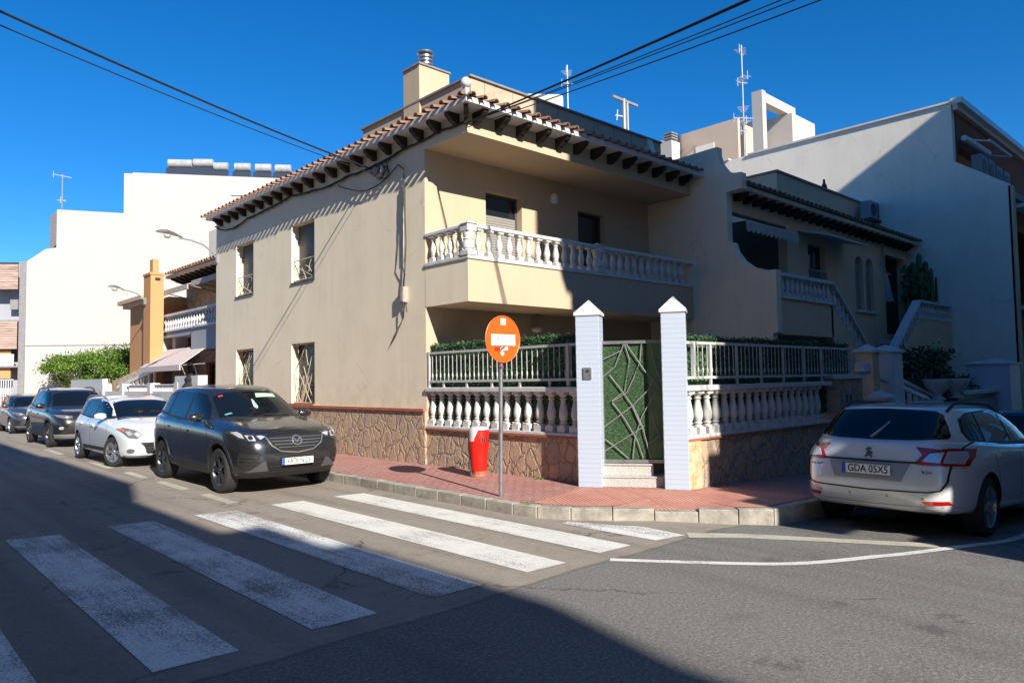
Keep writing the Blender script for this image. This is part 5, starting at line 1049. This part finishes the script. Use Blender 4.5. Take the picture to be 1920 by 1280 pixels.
    def plate(s, txt, y, z, side, w_=.52, h_=.11, tilt=0):
        sg = 1 if side == 'F' else -1; x = sg * .02 + max((s.hit(y + dy, z + dz, side)[0].x * sg) for dy in (-.22, 0, .22) for dz in (-.05, .05)) * sg + sg * .012
        mb = MB(); mb.box(x - .006, x + .006, y - w_ / 2, y + w_ / 2, z - h_ / 2, z + h_ / 2); p = mb.build('number_plate', 'plate', s.root, bevel=.004)
        mb = MB(); ys = y - sg * (w_ / 2 - .0) ; mb.box(x + sg * .0062, x + sg * .008, ys, ys + sg * .042, z - h_ / 2 + .004, z + h_ / 2 - .004); mb.build('country_strip', 'plateblue', p)
        mb = MB(); e = .004
        for q in ((y - w_ / 2, y + w_ / 2, z + h_ / 2 - e, z + h_ / 2), (y - w_ / 2, y + w_ / 2, z - h_ / 2, z - h_ / 2 + e)): mb.box(x + sg * .0062, x + sg * .0075, *q)
        mb.build('plate_border', 'seam', p)
        s.text(txt, h_ * .98, p, (x + sg * .0075, y + sg * .024, z), side, 'seam', sx=.83); return p
    def wheels(s, style, am='alloy', turn=0):
        r = s.sp['r']; tw_ = s.sp.get('tw', .215); rr = r * s.sp.get('rimf', .68)
        proto = None
        for x in s.sp['wheels']:
            for sy in (1, -1):
                y = sy * (s.sp['W'] / 2 - tw_ / 2 - .02)
                if proto is None:
                    mb = MB(); mb.lathe([(rr * .97, -tw_ / 2 + .02), (rr, -tw_ / 2 + .004), (r * .88, -tw_ / 2 - .002), (r * .96, -tw_ / 2 + .012), (r * .993, -tw_ / 2 + .035), (r, -tw_ * .2), (r, tw_ * .2), (r * .993, tw_ / 2 - .035), (r * .96, tw_ / 2 - .012), (r * .88, tw_ / 2 + .002), (rr, tw_ / 2 - .004), (rr * .97, tw_ / 2 - .02)], ax='y', seg=48, caps=False)
                    ty = mb.build('wheel', 'tyre', None, smooth=True, angle=30); mb = MB(); yo = tw_ / 2
                    mb.lathe([(rr * .99, yo - .018), (rr * .985, yo - .006), (rr * .94, yo - .010), (rr * .90, yo - .045), (rr * .88, -.02), (rr * .4, -.03)], ax='y', seg=48, caps=False)
                    mb.lathe([(rr * .20, yo - .05), (rr * .20, yo - .022), (rr * .13, yo - .012), (.001, yo - .011)], ax='y', seg=20)
                    n = style['n']
                    for k in range(n):
                        for dd in style.get('split', (0,)):
                            t0 = 2 * math.pi * k / n; t1 = t0 + dd; w0, w1 = style['w']; ca, sa = math.cos, math.sin
                            P = lambda rad, t, off, yy: (rad * ca(t) - off * sa(t), yy, rad * sa(t) + off * ca(t))
                            q = [P(rr * .12, t0 + dd * .5, -w0 / 2, yo - .03), P(rr * .12, t0 + dd * .5, w0 / 2, yo - .03), P(rr * .95, t1, w1 / 2, yo - .014), P(rr * .95, t1, -w1 / 2, yo - .014)]
                            mb.prism(q, (0, -.035, 0))
                    rim = mb.build('rim', am, None, smooth=True, angle=25); rim.parent = ty; mb = MB(); mb.lathe([(rr * .87, -.01), (rr * .87, -.03), (.001, -.03)], ax='y', seg=30); bk = mb.build('brake_disc', 'greydark', None); bk.parent = ty
                    tr, proto = ty, (ty, rim, bk)
                else:
                    tr = proto[0].copy(); COL.objects.link(tr)
                    for q in proto[1:]: c = q.copy(); COL.objects.link(c); c.parent = tr
                tr.parent = s.root; tr.location = (x, y, r); tr.rotation_euler = (rnd.uniform(0, 0), 0, (0 if sy > 0 else math.pi) + (turn if x > 0 else 0))
    def mirrors(s, x, z, m, w_=.0):
        for sy in (1, -1):
            y0 = abs(s.hit(x, z, 'L')[0].y); mb = MB(); c = Vector((x - .02, sy * (y0 + .13), z + .06))
            prof_ = [(-.115, .25), (-.10, .7), (-.05, .97), (.02, 1), (.08, .85), (.12, .45)]; rg = []
            for a_, k in prof_: rg.append([mb.b.verts.new(c + Vector(((.075 if math.cos(q * math.pi / 8) > 0 else .035) * k * math.cos(q * math.pi / 8), sy * a_, .075 * k * math.sin(q * math.pi / 8)))) for q in range(16)])
            for A, B in zip(rg, rg[1:]):
                for q in range(16): mb.b.faces.new([A[q], A[(q + 1) % 16], B[(q + 1) % 16], B[q]])
            mb.b.faces.new(rg[0]); mb.b.faces.new(rg[-1][::-1]); o = mb.build('wing_mirror', m, s.root, smooth=True)
            mb = MB(); mb.obox((x - .03, sy * (y0 - .03), z - .02), (.06, 0, 0), (0, sy * .10, .02), (0, 0, .035)); mb.build('mirror_arm', 'plastic', o)
            mb = MB(); mb.prism([(x - .058, sy * (y0 + .04), z + .005), (x - .058, sy * (y0 + .23), z + .015), (x - .058, sy * (y0 + .22), z + .115), (x - .058, sy * (y0 + .05), z + .12)], (-.003, 0, 0)); mb.build('mirror_glass', 'chrome', o)
    def put(s, x, y, rz, z=0, ry=0): s.root.location = (x, y, z); s.root.rotation_euler = (0, ry, rz)
def archband(x, z, r0, r1, a0=-5, a1=185, n=20):
    return [(x + r1 * math.cos(math.radians(a0 + (a1 - a0) * i / n)), z + r1 * math.sin(math.radians(a0 + (a1 - a0) * i / n))) for i in range(n + 1)] + [(x + r0 * math.cos(math.radians(a1 - (a1 - a0) * i / n)), z + r0 * math.sin(math.radians(a1 - (a1 - a0) * i / n))) for i in range(n + 1)]
def rails(c, x0, x1, y, z, m):
    for sy in (1, -1):
        pts = []
        for i in range(13):
            t = i / 12; x = x0 + (x1 - x0) * t; h = c.hit(x, sy * y, 'T')[0].z; pts.append((x, sy * y, h + .045 * min(1, 6 * t, 6 * (1 - t)) + .004))
        MB().tube(pts, .018, 8).build('roof_rail', m, c.root, smooth=True)
def scale_loops(l, fx): return l
# ---- dark suv, front towards the camera
SUVL = [(1.95, -1.95, 0.66, 4, 0.3, 0.3, 0.32), (2.11, -2.1, 0.83, 6, 0.24, 0.25, 0.3), (2.2, -2.18, 0.885, 6, 0.3, 0.3, 0.36), (2.265, -2.235, 0.905, 6, 0.44, 0.44, 0.5), (2.3, -2.265, 0.918, 6, 0.58, 0.6, 0.64), (2.295, -2.26, 0.92, 6, 0.72, 0.8, 0.82), (2.23, -2.2, 0.918, 6, 0.87, 0.95, 0.98),
        (2.09, -2.12, 0.905, 6, 0.965, 1.03, 1.12), (2.01, -2.08, 0.88, 6, 1, 1.06, 1.16), (1.65, -2.04, 0.855, 6, 1.07, 1.085, 1.18), (1.11, -2.02, 0.835, 6, 1.145, 1.1, 1.19), (1.03, -2, 0.822, 6, 1.17, 1.12, 1.21), (0.62, -1.92, 0.735, 5, 1.42, 1.4, 1.42), (0.24, -1.8, 0.64, 5, 1.6, 1.625, 1.585), (0.12, -1.74, 0.6, 5, 1.63, 1.655, 1.61), (-0.15, -1.5, 0.4, 4, 1.675, 1.695, 1.65), (-0.5, -1.1, 0.18, 3, 1.695, 1.705, 1.68)]
def roof_side(c, belt, top, m='plastic'):
    pass
def suv(name, label, body_m, sp, front, plate_txt, wheelstyle, am, grille='suv', clad=True, railm=None, far=False):
    c = Car(name, label, sp, body_m); X = sp['X']; F_ = sp['front']
    # glass: dark band then panes
    c.both('glass_surround', X['band'], 'plastic', off=.001, th=.004)
    for k, q in enumerate(X['panes']): c.both('side_window', q, 'carglass', off=.005)
    c.decal('windscreen', X['ws'], 'T', 'carglass', off=.004, g=.09); c.decal('rear_window', X['rw'], 'B', 'carglass', off=.010 if 'rwg' in X else .005, g=X.get('rwg', .09))
    c.decal('wiper_cowl', X['cowl'], 'T', 'plastic', off=.003, g=.09)
    for q in X['seams']:
        c.line('panel_gap', q, 'L'); c.line('panel_gap', q, 'R')
    for x, z in X['handles']:
        for o, sy in zip(c.both('door_handle', [(x - .09, z - .014), (x + .09, z - .014), (x + .09, z + .016), (x - .09, z + .016)], body_m, off=.022, th=.01), (1, -1)): pass
    c.mirrors(*X['mirror'], body_m)
    if clad:
        for x in sp['wheels']: c.both('arch_trim', archband(x, sp['r'] + .02, sp['arch'] + .0, sp['arch'] + .055), 'plastic', off=.010, th=.02)
        c.both('sill_trim', [(sp['wheels'][1] + sp['arch'] + .03, .26), (sp['wheels'][0] - sp['arch'] - .03, .26), (sp['wheels'][0] - sp['arch'] - .03, .42), (sp['wheels'][1] + sp['arch'] + .03, .46)], 'plastic', off=.012, th=.02)
    c.wheels(wheelstyle, am, turn=sp.get('turn', 0))
    return c
SX = dict(
    band=[(.98, 1.13), (.66, 1.38), (.24, 1.565), (-.4, 1.615), (-1.2, 1.59), (-1.62, 1.52), (-1.90, 1.27), (-1.80, 1.20), (-.6, 1.10), (.5, 1.075)],
    panes=[[(.80, 1.125), (.54, 1.35), (.20, 1.525), (-.14, 1.57), (-.20, 1.12), (.4, 1.10)], [(-.27, 1.12), (-.22, 1.575), (-.7, 1.58), (-1.05, 1.565), (-1.12, 1.18)], [(-1.18, 1.19), (-1.11, 1.555), (-1.45, 1.51), (-1.74, 1.30), (-1.70, 1.24)]],
    ws=[(.99, -.70), (1.07, -.35), (1.09, 0), (1.07, .35), (.99, .70), (.36, .59), (.31, .3), (.29, 0), (.31, -.3), (.36, -.59)],
    rw=[(-.62, 1.24), (.62, 1.24), (.55, 1.53), (-.55, 1.53)], cowl=[(1.15, -.72), (1.17, 0), (1.15, .72), (1.01, .72), (1.09, .35), (1.105, 0), (1.09, -.35), (1.01, -.72)],
    seams=[[(.93, 1.08), (.98, .85), (.93, .5), (.86, .36)], [(-.24, 1.10), (-.22, .8), (-.24, .33)], [(-1.15, 1.15), (-1.08, .95), (-1.02, .75), (-.90, .5), (-.85, .36)]],
    handles=[(.02, .93), (-.93, .97)], mirror=(.66, 1.10))
sp = dict(L=4.54, W=1.84, loops=SUVL, wheels=(1.42, -1.28), r=.355, arch=.405, X=SX, front=None, rimf=.68)
g_suv = paintm('dark_blue_grey_car_paint', (.050, .052, .060), .7, .26)
A_ = suv('parked_car', 'dark grey suv with a pale spanish number plate, nearest car left of the crossing', g_suv, sp, None, '', dict(n=5, split=(-.17, .17), w=(.035, .045)), 'alloydark')
c = A_
# front end
c.mirr('headlight', [(.52, .845), (.66, .80), (.80, .86), (.868, .95), (.80, .985), (.60, .925), (.44, .90)], 'F', 'lampdark', off=.006)
hl = [(.52, .845), (.66, .80), (.80, .86), (.868, .95), (.80, .985), (.60, .925), (.44, .90), (.52, .845)]
c.line('headlight_trim', hl, 'F', w_=.008, m='chrome', off=.012); c.line('headlight_trim', [(-x, z) for x, z in hl], 'F', w_=.008, m='chrome', off=.012)
for q in ([(.475, .885), (.56, .845), (.60, .90), (.54, .905)], [(.625, .83), (.71, .835), (.74, .915), (.64, .905)], [(.755, .865), (.80, .885), (.845, .955), (.79, .965), (.76, .93)]): c.mirr('headlight_lens', q, 'F', 'bulb', off=.012, th=.004, g=.03)
c.mirr('headlight_lens', [(.682 + .030 * math.cos(t * math.pi / 8), .872 + .030 * math.sin(t * math.pi / 8)) for t in range(16)], 'F', 'lampdark', off=.018, th=.004)
c.decal('grille', [(-.46, .865), (-.30, .89), (0, .90), (.30, .89), (.46, .865), (.40, .76), (.26, .675), (0, .645), (-.26, .675), (-.40, .76)], 'F', 'seam', off=.006, g=.06)
for z, wq_ in ((.85, .43), (.805, .405), (.76, .365), (.715, .30)): c.decal('grille_bar', [(-wq_, z - .009), (-.2, z - .012), (.2, z - .012), (wq_, z - .009), (wq_, z + .009), (.2, z + .006), (-.2, z + .006), (-wq_, z + .009)], 'F', 'gun', off=.022, th=.006)
gl = [(-.475, .875), (-.41, .75), (-.27, .66), (0, .628), (.27, .66), (.41, .75), (.475, .875)]
c.line('grille_wing', gl, 'F', w_=.018, m='alloy', off=.018)
ring = [(.075 * math.cos(t * math.pi / 16), .80 + .062 * math.sin(t * math.pi / 16)) for t in range(33)]
em = c.decal('emblem', [(p[0], p[1]) for p in ring[:-1]], 'F', 'seam', off=.028, th=.01)
c.line('emblem_ring', ring, 'F', w_=.014, m='alloy', off=.036, par=em); c.line('emblem_wings', [(-.062, .832), (-.03, .815), (0, .785), (.03, .815), (.062, .832)], 'F', w_=.013, m='alloy', off=.036, par=em); c.line('emblem_wings', [(-.06, .80), (-.02, .79), (0, .765), (.02, .79), (.06, .80)], 'F', w_=.008, m='alloy', off=.036, par=em)
c.mirr('fog_recess', [(.60, .62), (.72, .64), (.815, .66), (.83, .50), (.80, .40), (.66, .41), (.60, .47)], 'F', 'plastic', off=.005)
for z in (.58, .53, .48): c.mirr('fog_slat', [(.61, z - .008), (.80, z + .0), (.80, z + .014), (.61, z + .006)], 'F', 'lampdark', off=.014, th=.005)
c.decal('lower_intake', [(-.50, .50), (.50, .50), (.42, .37), (-.42, .37)], 'F', 'seam', off=.006); c.decal('intake_bar', [(-.47, .425), (.47, .425), (.46, .445), (-.46, .445)], 'F', 'plastic', off=.014)
c.mirr('intake_wing', [(.44, .37), (.60, .37), (.74, .355), (.56, .50), (.50, .52)], 'F', 'gun', off=.007)
c.decal('bumper_skirt', [(-.84, .35), (.84, .35), (.80, .27), (-.80, .27)], 'F', 'plastic', off=.010, th=.02)
c.plate('6878 NCV', -.0, .50, 'F'); c.line('bonnet_gap', [(.56, .915), (.3, .918), (0, .922), (-.3, .918), (-.56, .915)], 'F'); c.mirr('bonnet_edge', [(0, 0)], 'T', 'seam') if 0 else None
c.line('bonnet_gap', [(2.0, .60), (1.6, .76), (1.15, .80)], 'T'); c.line('bonnet_gap', [(2.0, -.60), (1.6, -.76), (1.15, -.80)], 'T')
c.decal('windscreen_sticker', [(.52, .10), (.38, .14), (.38, .47), (.50, .47)], 'T', mat('pale_green_card', (.42, .60, .44), .5), off=.007, th=.002)
c.decal('windscreen_sticker', [(.43, -.52), (.39, -.51), (.39, -.44), (.43, -.44)], 'T', mat('red_sticker', (.5, .05, .04), .5), off=.007, th=.002)
c.decal('windscreen_sticker', [(.96, -.60), (.93, -.61), (.92, -.50), (.95, -.48)], 'T', mat('teal_sticker', (.12, .38, .36), .5), off=.007, th=.002)
c.decal('hanging_charm', [(.86, -.02), (.80, .02), (.58, .012), (.58, -.012), (.80, -.06)], 'T', mat('pale_blue_charm', (.35, .55, .60), .5), off=.007, th=.002)
for sy in (1, -1): MB().tube([(1.09, sy * .55 - .1, c.hit(1.09, sy * .55 - .1, 'T')[0].z + .02), (1.05, sy * .3 - .3, c.hit(1.05, sy * .3 - .3, 'T')[0].z + .02)], .008, 5).build('wiper', 'black', c.root)
c.both('rear_lamp', [(-1.98, 1.10), (-2.20, 1.02), (-2.24, 1.08), (-2.05, 1.17)], 'redlamp', off=.006)
c.put(-2.84, 1.83, -math.pi / 2)
# ---- white estate, second in the row
WL = [(1.95, -1.95, 0.64, 5, 0.24, 0.24, 0.28), (2.1, -2.12, 0.8, 6, 0.19, 0.2, 0.25), (2.2, -2.22, 0.86, 6, 0.26, 0.26, 0.32), (2.26, -2.27, 0.885, 5, 0.42, 0.4, 0.46), (2.28, -2.28, 0.9, 4.8, 0.55, 0.58, 0.6), (2.25, -2.26, 0.904, 4.8, 0.66, 0.74, 0.76), (2.14, -2.2, 0.9, 4.8, 0.78, 0.86, 0.88),
      (1.98, -2.16, .885, 4.0, .86, .925, .99), (1.86, -2.12, .86, 4.0, .90, .95, 1.02), (1.55, -2.08, .835, 4.3, .965, .965, 1.04), (1.16, -2.05, .815, 4.6, 1.02, .985, 1.05), (1.08, -2.03, .80, 5, 1.035, 1.0, 1.07), (.62, -1.94, .71, 5, 1.26, 1.25, 1.27), (.20, -1.84, .63, 5, 1.40, 1.425, 1.40), (.08, -1.80, .59, 5, 1.425, 1.45, 1.425), (-.2, -1.55, .40, 4, 1.46, 1.48, 1.455), (-.5, -1.1, .18, 3, 1.48, 1.49, 1.47)]
WX = dict(
    band=[(1.08, 1.0), (.66, 1.22), (.22, 1.365), (-.4, 1.415), (-1.3, 1.40), (-1.72, 1.34), (-1.93, 1.13), (-1.85, 1.07), (-.6, .985), (.5, .965)],
    panes=[[(.86, 1.0), (.56, 1.20), (.18, 1.335), (-.14, 1.375), (-.20, 1.0), (.4, .985)], [(-.26, 1.0), (-.21, 1.38), (-.7, 1.39), (-1.02, 1.38), (-1.12, 1.045)], [(-1.18, 1.05), (-1.09, 1.375), (-1.55, 1.34), (-1.80, 1.13), (-1.76, 1.09)]],
    ws=[(1.06, -.68), (1.14, -.35), (1.16, 0), (1.14, .35), (1.06, .68), (.34, .58), (.28, .3), (.26, 0), (.28, -.3), (.34, -.58)],
    rw=[(-.60, 1.10), (.60, 1.10), (.55, 1.36), (-.55, 1.36)], cowl=[(1.22, -.70), (1.25, 0), (1.22, .70), (1.08, .70), (1.165, .35), (1.175, 0), (1.165, -.35), (1.08, -.70)],
    seams=[[(1.02, .95), (1.06, .7), (1.02, .4), (.95, .28)], [(-.23, .97), (-.21, .7), (-.23, .27)], [(-1.15, 1.02), (-1.10, .85), (-1.02, .65), (-.92, .40), (-.88, .28)]],
    handles=[(.0, .83), (-.93, .86)], mirror=(.72, .985))
spw = dict(W=1.80, loops=WL, wheels=(1.38, -1.32), r=.315, arch=.352, X=WX, front=None, rimf=.70, turn=.35)
c = suv('parked_car', 'white estate car with chrome alloys parked behind the dark suv', paintm('white_car_paint', (.66, .70, .74), .0, .3), spw, None, '', dict(n=6, split=(-.14, .14), w=(.03, .05)), 'alloy', clad=False)
c.mirr('headlight', [(.50, .69), (.62, .60), (.74, .63), (.845, .80), (.76, .83), (.60, .775)], 'F', 'lamp', off=.006); c.mirr('headlight_lens', [(.52, .69), (.60, .64), (.66, .70), (.60, .74)], 'F', 'bulb', off=.012, th=.004); c.mirr('headlight_lens', [(.67, .69), (.73, .67), (.76, .75), (.70, .76)], 'F', 'bulb', off=.012, th=.004); c.mirr('indicator', [(.78, .75), (.83, .79), (.80, .815), (.76, .79)], 'F', 'amber', off=.012, th=.004)
c.decal('lower_grille', [(-.50, .47), (-.42, .30), (.42, .30), (.50, .47)], 'F', 'seam', off=.006); c.decal('number_plate_recess', [(-.56, .53), (.56, .53), (.50, .46), (-.50, .46)], 'F', 'plastic', off=.010)
for z in (.43, .39, .35): c.decal('grille_bar', [(-.46, z - .008), (.46, z - .008), (.46, z + .008), (-.46, z + .008)], 'F', 'greydark', off=.014, th=.004)
c.mirr('fog_lamp', [(.70 + .055 * math.cos(t * math.pi / 8), .36 + .045 * math.sin(t * math.pi / 8)) for t in range(16)], 'F', 'lamp', off=.010); c.decal('bumper_skirt', [(-.78, .255), (.78, .255), (.74, .20), (-.74, .20)], 'F', 'plastic', off=.010, th=.02)
c.line('bonnet_gap', [(.50, .76), (.2, .73), (-.2, .73), (-.50, .76)], 'F'); c.decal('badge', [(0, .72), (-.035, .66), (0, .60), (.035, .66)], 'F', 'chrome', off=.010); rails(c, -1.7, .05, .60, 1.45, 'metal')
c.both('side_protector', [(-.85, .30), (.9, .30), (.88, .38), (-.83, .38)], 'plastic', off=.010)
c.put(-3.02, 7.32, -math.pi / 2 + .02)
# ---- dark crossover, third
spc = dict(W=1.84, loops=[(a, b_, w_, n, zf * .985, zm * .985, zr * .985) for a, b_, w_, n, zf, zm, zr in SUVL], wheels=(1.36, -1.30), r=.355, arch=.41, X=SX, front=None, rimf=.66)
c = suv('parked_car', 'dark grey brown crossover with roof rails parked behind the white estate', paintm('dark_bronze_grey_paint', (.045, .040, .040), .6, .3), spc, None, '', dict(n=5, w=(.05, .07)), 'alloydark')
c.mirr('headlight', [(.46, .83), (.60, .80), (.80, .86), (.86, .94), (.62, .905), (.46, .885)], 'F', 'lamp', off=.006); c.mirr('headlight_lens', [(.54, .845), (.60, .83), (.64, .87), (.58, .88)], 'F', 'bulb', off=.012, th=.004); c.decal('grille', [(-.48, .88), (.48, .88), (.38, .80), (-.38, .80)], 'F', 'seam', off=.006)
c.decal('lower_grille', [(-.52, .70), (.52, .70), (.62, .46), (-.62, .46)], 'F', 'plastic', off=.006); c.mirr('fog_lamp', [(.72 + .05 * math.cos(t * math.pi / 8), .56 + .045 * math.sin(t * math.pi / 8)) for t in range(16)], 'F', 'bulb', off=.010); c.decal('bumper_skirt', [(-.84, .38), (.84, .38), (.80, .26), (-.80, .26)], 'F', 'metal', off=.010, th=.02); rails(c, -1.55, .05, .60, 1.66, 'plastic')
c.plate('', 0, .50, 'F') if 0 else None
c.put(-2.86, 14.35, -math.pi / 2 + .01)
# ---- grey hatchback, farthest
HL = [(a * .90, b_ * .90, w_ * .955, n, zf * .97, zm * .98, zr * .98) for a, b_, w_, n, zf, zm, zr in WL]
def sx_(P, k, kz): return [(a * k, b_ * kz) for a, b_ in P]
HX = dict(band=sx_(WX['band'], .9, .98), panes=[sx_(q, .9, .98) for q in WX['panes']], ws=[(a * .9, b_ * .955) for a, b_ in WX['ws']], rw=sx_(WX['rw'], .955, .98), cowl=[(a * .9, b_ * .955) for a, b_ in WX['cowl']], seams=[sx_(q, .9, .98) for q in WX['seams']], handles=[(0, .81), (-.83, .84)], mirror=(.65, .965))
sph = dict(W=1.72, loops=HL, wheels=(1.25, -1.2), r=.30, arch=.335, X=HX, front=None)
c = suv('parked_car', 'small grey hatchback at the far left end of the row of parked cars', paintm('mid_grey_car_paint', (.10, .10, .11), .6, .3), sph, None, '', dict(n=5, split=(-.12, .12), w=(.03, .045)), 'alloy', clad=False)
c.mirr('headlight', [(.44, .70), (.60, .66), (.78, .74), (.80, .82), (.56, .76)], 'F', 'lamp', off=.006); c.mirr('headlight_lens', [(.52, .71), (.60, .70), (.62, .745), (.54, .74)], 'F', 'bulb', off=.012, th=.004); c.decal('grille', [(-.40, .70), (.40, .70), (.34, .65), (-.34, .65)], 'F', 'seam', off=.006)
c.decal('lower_grille', [(-.42, .50), (.42, .50), (.50, .30), (-.50, .30)], 'F', 'seam', off=.006); c.mirr('fog_recess', [(.58, .48), (.74, .50), (.72, .33), (.60, .33)], 'F', 'plastic', off=.006); c.line('chrome_lip', [(-.70, .27), (0, .25), (.70, .27)], 'F', w_=.03, m='chrome', off=.01)
c.put(-2.6, 22.6, -math.pi / 2)
# ---- silver estate, rear towards the camera
EL = [(2.05, -2.05, 0.66, 5.6, 0.26, 0.26, 0.3), (2.22, -2.24, 0.82, 6.6, 0.2, 0.22, 0.26), (2.32, -2.34, 0.88, 6.1, 0.28, 0.28, 0.34), (2.38, -2.395, 0.91, 5.4, 0.44, 0.42, 0.46), (2.4, -2.41, 0.92, 5.2, 0.57, 0.58, 0.6), (2.38, -2.395, 0.92, 5.2, 0.66, 0.76, 0.7), (2.26, -2.345, 0.915, 5.4, 0.78, 0.88, 0.82),
      (2.08, -2.30, .90, 4.0, .86, .95, .98), (1.96, -2.275, .875, 4.2, .90, .975, 1.02), (1.62, -2.24, .845, 4.4, .96, .99, 1.04), (1.20, -2.205, .82, 4.6, 1.01, 1.005, 1.06), (1.12, -2.19, .81, 5, 1.03, 1.02, 1.08), (.66, -2.03, .715, 5, 1.26, 1.25, 1.24), (.22, -1.86, .62, 5, 1.385, 1.41, 1.375), (.10, -1.83, .585, 5, 1.41, 1.435, 1.40), (-.2, -1.55, .40, 4, 1.45, 1.465, 1.435), (-.5, -1.1, .18, 3, 1.47, 1.475, 1.46)]
EX = dict(
    band=[(1.10, 1.0), (.68, 1.21), (.24, 1.35), (-.5, 1.40), (-1.3, 1.355), (-1.60, 1.28), (-1.71, 1.14), (-1.65, 1.05), (-.6, 1.0), (.5, .98)],
    panes=[[(.88, 1.005), (.58, 1.19), (.2, 1.325), (-.16, 1.365), (-.22, 1.01), (.4, .995)], [(-.28, 1.01), (-.23, 1.37), (-.8, 1.365), (-1.06, 1.35), (-1.16, 1.03)], [(-1.22, 1.035), (-1.12, 1.345), (-1.40, 1.32), (-1.55, 1.27), (-1.66, 1.14), (-1.60, 1.065)]],
    ws=[(1.10, -.68), (1.18, -.35), (1.20, 0), (1.18, .35), (1.10, .68), (.36, .57), (.30, .3), (.28, 0), (.30, -.3), (.36, -.57)],
    rwg=.035, rw=[(-.69, 1.065), (-.70, 1.09), (-.655, 1.19), (-.575, 1.325), (-.51, 1.36), (0, 1.38), (.51, 1.36), (.575, 1.325), (.655, 1.19), (.70, 1.09), (.69, 1.065), (.4, 1.045), (0, 1.038), (-.4, 1.045)],
    cowl=[(1.26, -.70), (1.29, 0), (1.26, .70), (1.12, .70), (1.205, .35), (1.215, 0), (1.205, -.35), (1.12, -.70)],
    seams=[[(1.04, .96), (1.08, .7), (1.04, .4), (.96, .28)], [(-.25, .99), (-.23, .7), (-.25, .28)], [(-1.19, 1.02), (-1.15, .86), (-1.08, .66), (-1.0, .42), (-.96, .3)]],
    handles=[(.0, .86), (-.97, .88)], mirror=(.74, .995))
spe = dict(W=1.84, loops=EL, wheels=(1.44, -1.36), r=.325, arch=.365, X=EX, front=None, rimf=.70)
silver = paintm('silver_car_paint', (.74, .75, .77), .25, .28)
c = suv('parked_car', 'silver estate car seen from behind with a polish number plate at the right', silver, spe, None, '', dict(n=5, split=(-.15, .15), w=(.03, .045)), 'alloy', clad=False)
tl = [(.50, .84), (.46, .80), (.54, .79), (.855, .785), (.865, .88), (.848, .965), (.72, .965), (.56, .93)]
c.mirr('rear_lamp', tl, 'B', 'redlamp', off=.010, g=.025); c.both('rear_lamp', [(-2.30, .80), (-2.12, .86), (-2.06, .94), (-2.26, .975)], 'redlamp', off=.007, g=.05)
c.mirr('rear_lamp_lens', [(.54, .825), (.685, .815), (.695, .925), (.59, .905)], 'B', 'bulb', off=.017, th=.004, g=.025); c.mirr('rear_lamp_lens', [(.705, .815), (.83, .81), (.84, .88), (.82, .935), (.715, .935)], 'B', 'bulb', off=.017, th=.004, g=.025)
c.line('tailgate_gap', [(-.80, 1.03), (-.765, .80), (-.745, .62), (-.70, .535), (-.6, .51), (0, .495), (.6, .51), (.70, .535), (.745, .62), (.765, .80), (.80, 1.03)], 'B', w_=.010, off=.012); c.line('bumper_gap', [(-.905, .77), (-.765, .765)], 'B'); c.line('bumper_gap', [(.905, .77), (.765, .765)], 'B')
c.decal('plate_recess', [(-.44, .80), (.44, .80), (.36, .605), (-.36, .605)], 'B', mat('shaded_silver', (.42, .43, .45), .4, metal=.6), off=.003); c.decal('plate_light_bar', [(-.50, .80), (.50, .80), (.50, .815), (-.50, .815)], 'B', 'plastic', off=.018); c.plate('GDA 05X5', 0, .715, 'B', w_=.52, h_=.115)
c.line('emblem', [(.035, .845), (.02, .865), (-.02, .87), (-.03, .89), (.0, .905), (.03, .925), (.01, .94), (-.02, .935)], 'B', w_=.020, m='gun', off=.014); c.line('emblem', [(.03, .89), (.0, .885), (-.01, .86), (-.035, .845)], 'B', w_=.018, m='gun', off=.014)
p_, n_ = c.hit(-.66, .71, 'B'); c.text('508 SW', .045, c.body, (c.hit(-.58, .71, 'B')[0].x - .008, -.58, .715), 'B', 'greydark'); p_, n_ = c.hit(.64, .72, 'B'); c.text('PEUGEOT', .042, c.body, (c.hit(.56, .73, 'B')[0].x - .008, .56, .735), 'B', 'lampdark')
c.mirr('reflector', [(.56, .375), (.77, .385), (.75, .425), (.54, .415)], 'B', 'redlamp', off=.008); c.decal('bumper_skirt', [(-.80, .285), (.80, .285), (.76, .23), (-.76, .23)], 'B', 'plastic', off=.008, th=.02)
c.line('bumper_crease', [(-.80, .36), (0, .34), (.80, .36)], 'B', w_=.008, m='metal')
for y in (-.55, -.2, .2, .55): c.decal('parking_sensor', [(y + .014 * math.cos(t), .44 + .014 * math.sin(t)) for t in (0, 1, 2, 3, 4, 5, 6)], 'B', 'metal', off=.004, th=.002)
wz = c.hit(0, 1.06, 'B')[0]; wz2 = c.hit(-.12, 1.24, 'B')[0]; mb = MB(); mb.tube([wz + Vector((-.02, .02, 0)), wz.lerp(wz2, .35) + Vector((-.035, 0, 0)), wz2 + Vector((-.02, 0, 0))], [.022, .016, .008], 6); mb.build('rear_wiper', 'metal', c.root); rails(c, -1.68, .05, .585, 1.43, 'plastic')
c.put(2.62, -7.93, -.03, gr(2.62), 0.05)
# ---- dark blue hatchback in front of the silver estate
c = suv('parked_car', 'dark blue hatchback mostly hidden beyond the silver estate at the right edge', paintm('blue_car_paint', (.05, .08, .16), .6, .3), dict(sph), None, '', dict(n=5, w=(.05, .07)), 'alloy', clad=False)
c.mirr('rear_lamp', [(.56, .80), (.80, .80), (.80, .95), (.60, .93)], 'B', 'redlamp', off=.008); MB().tube([(-1.55, 0, 1.42), (-1.75, 0, 1.62)], .008, 5).build('antenna', 'black', c.root)
c.put(8.3, -8.1, -.02, gr(8.3), .05)
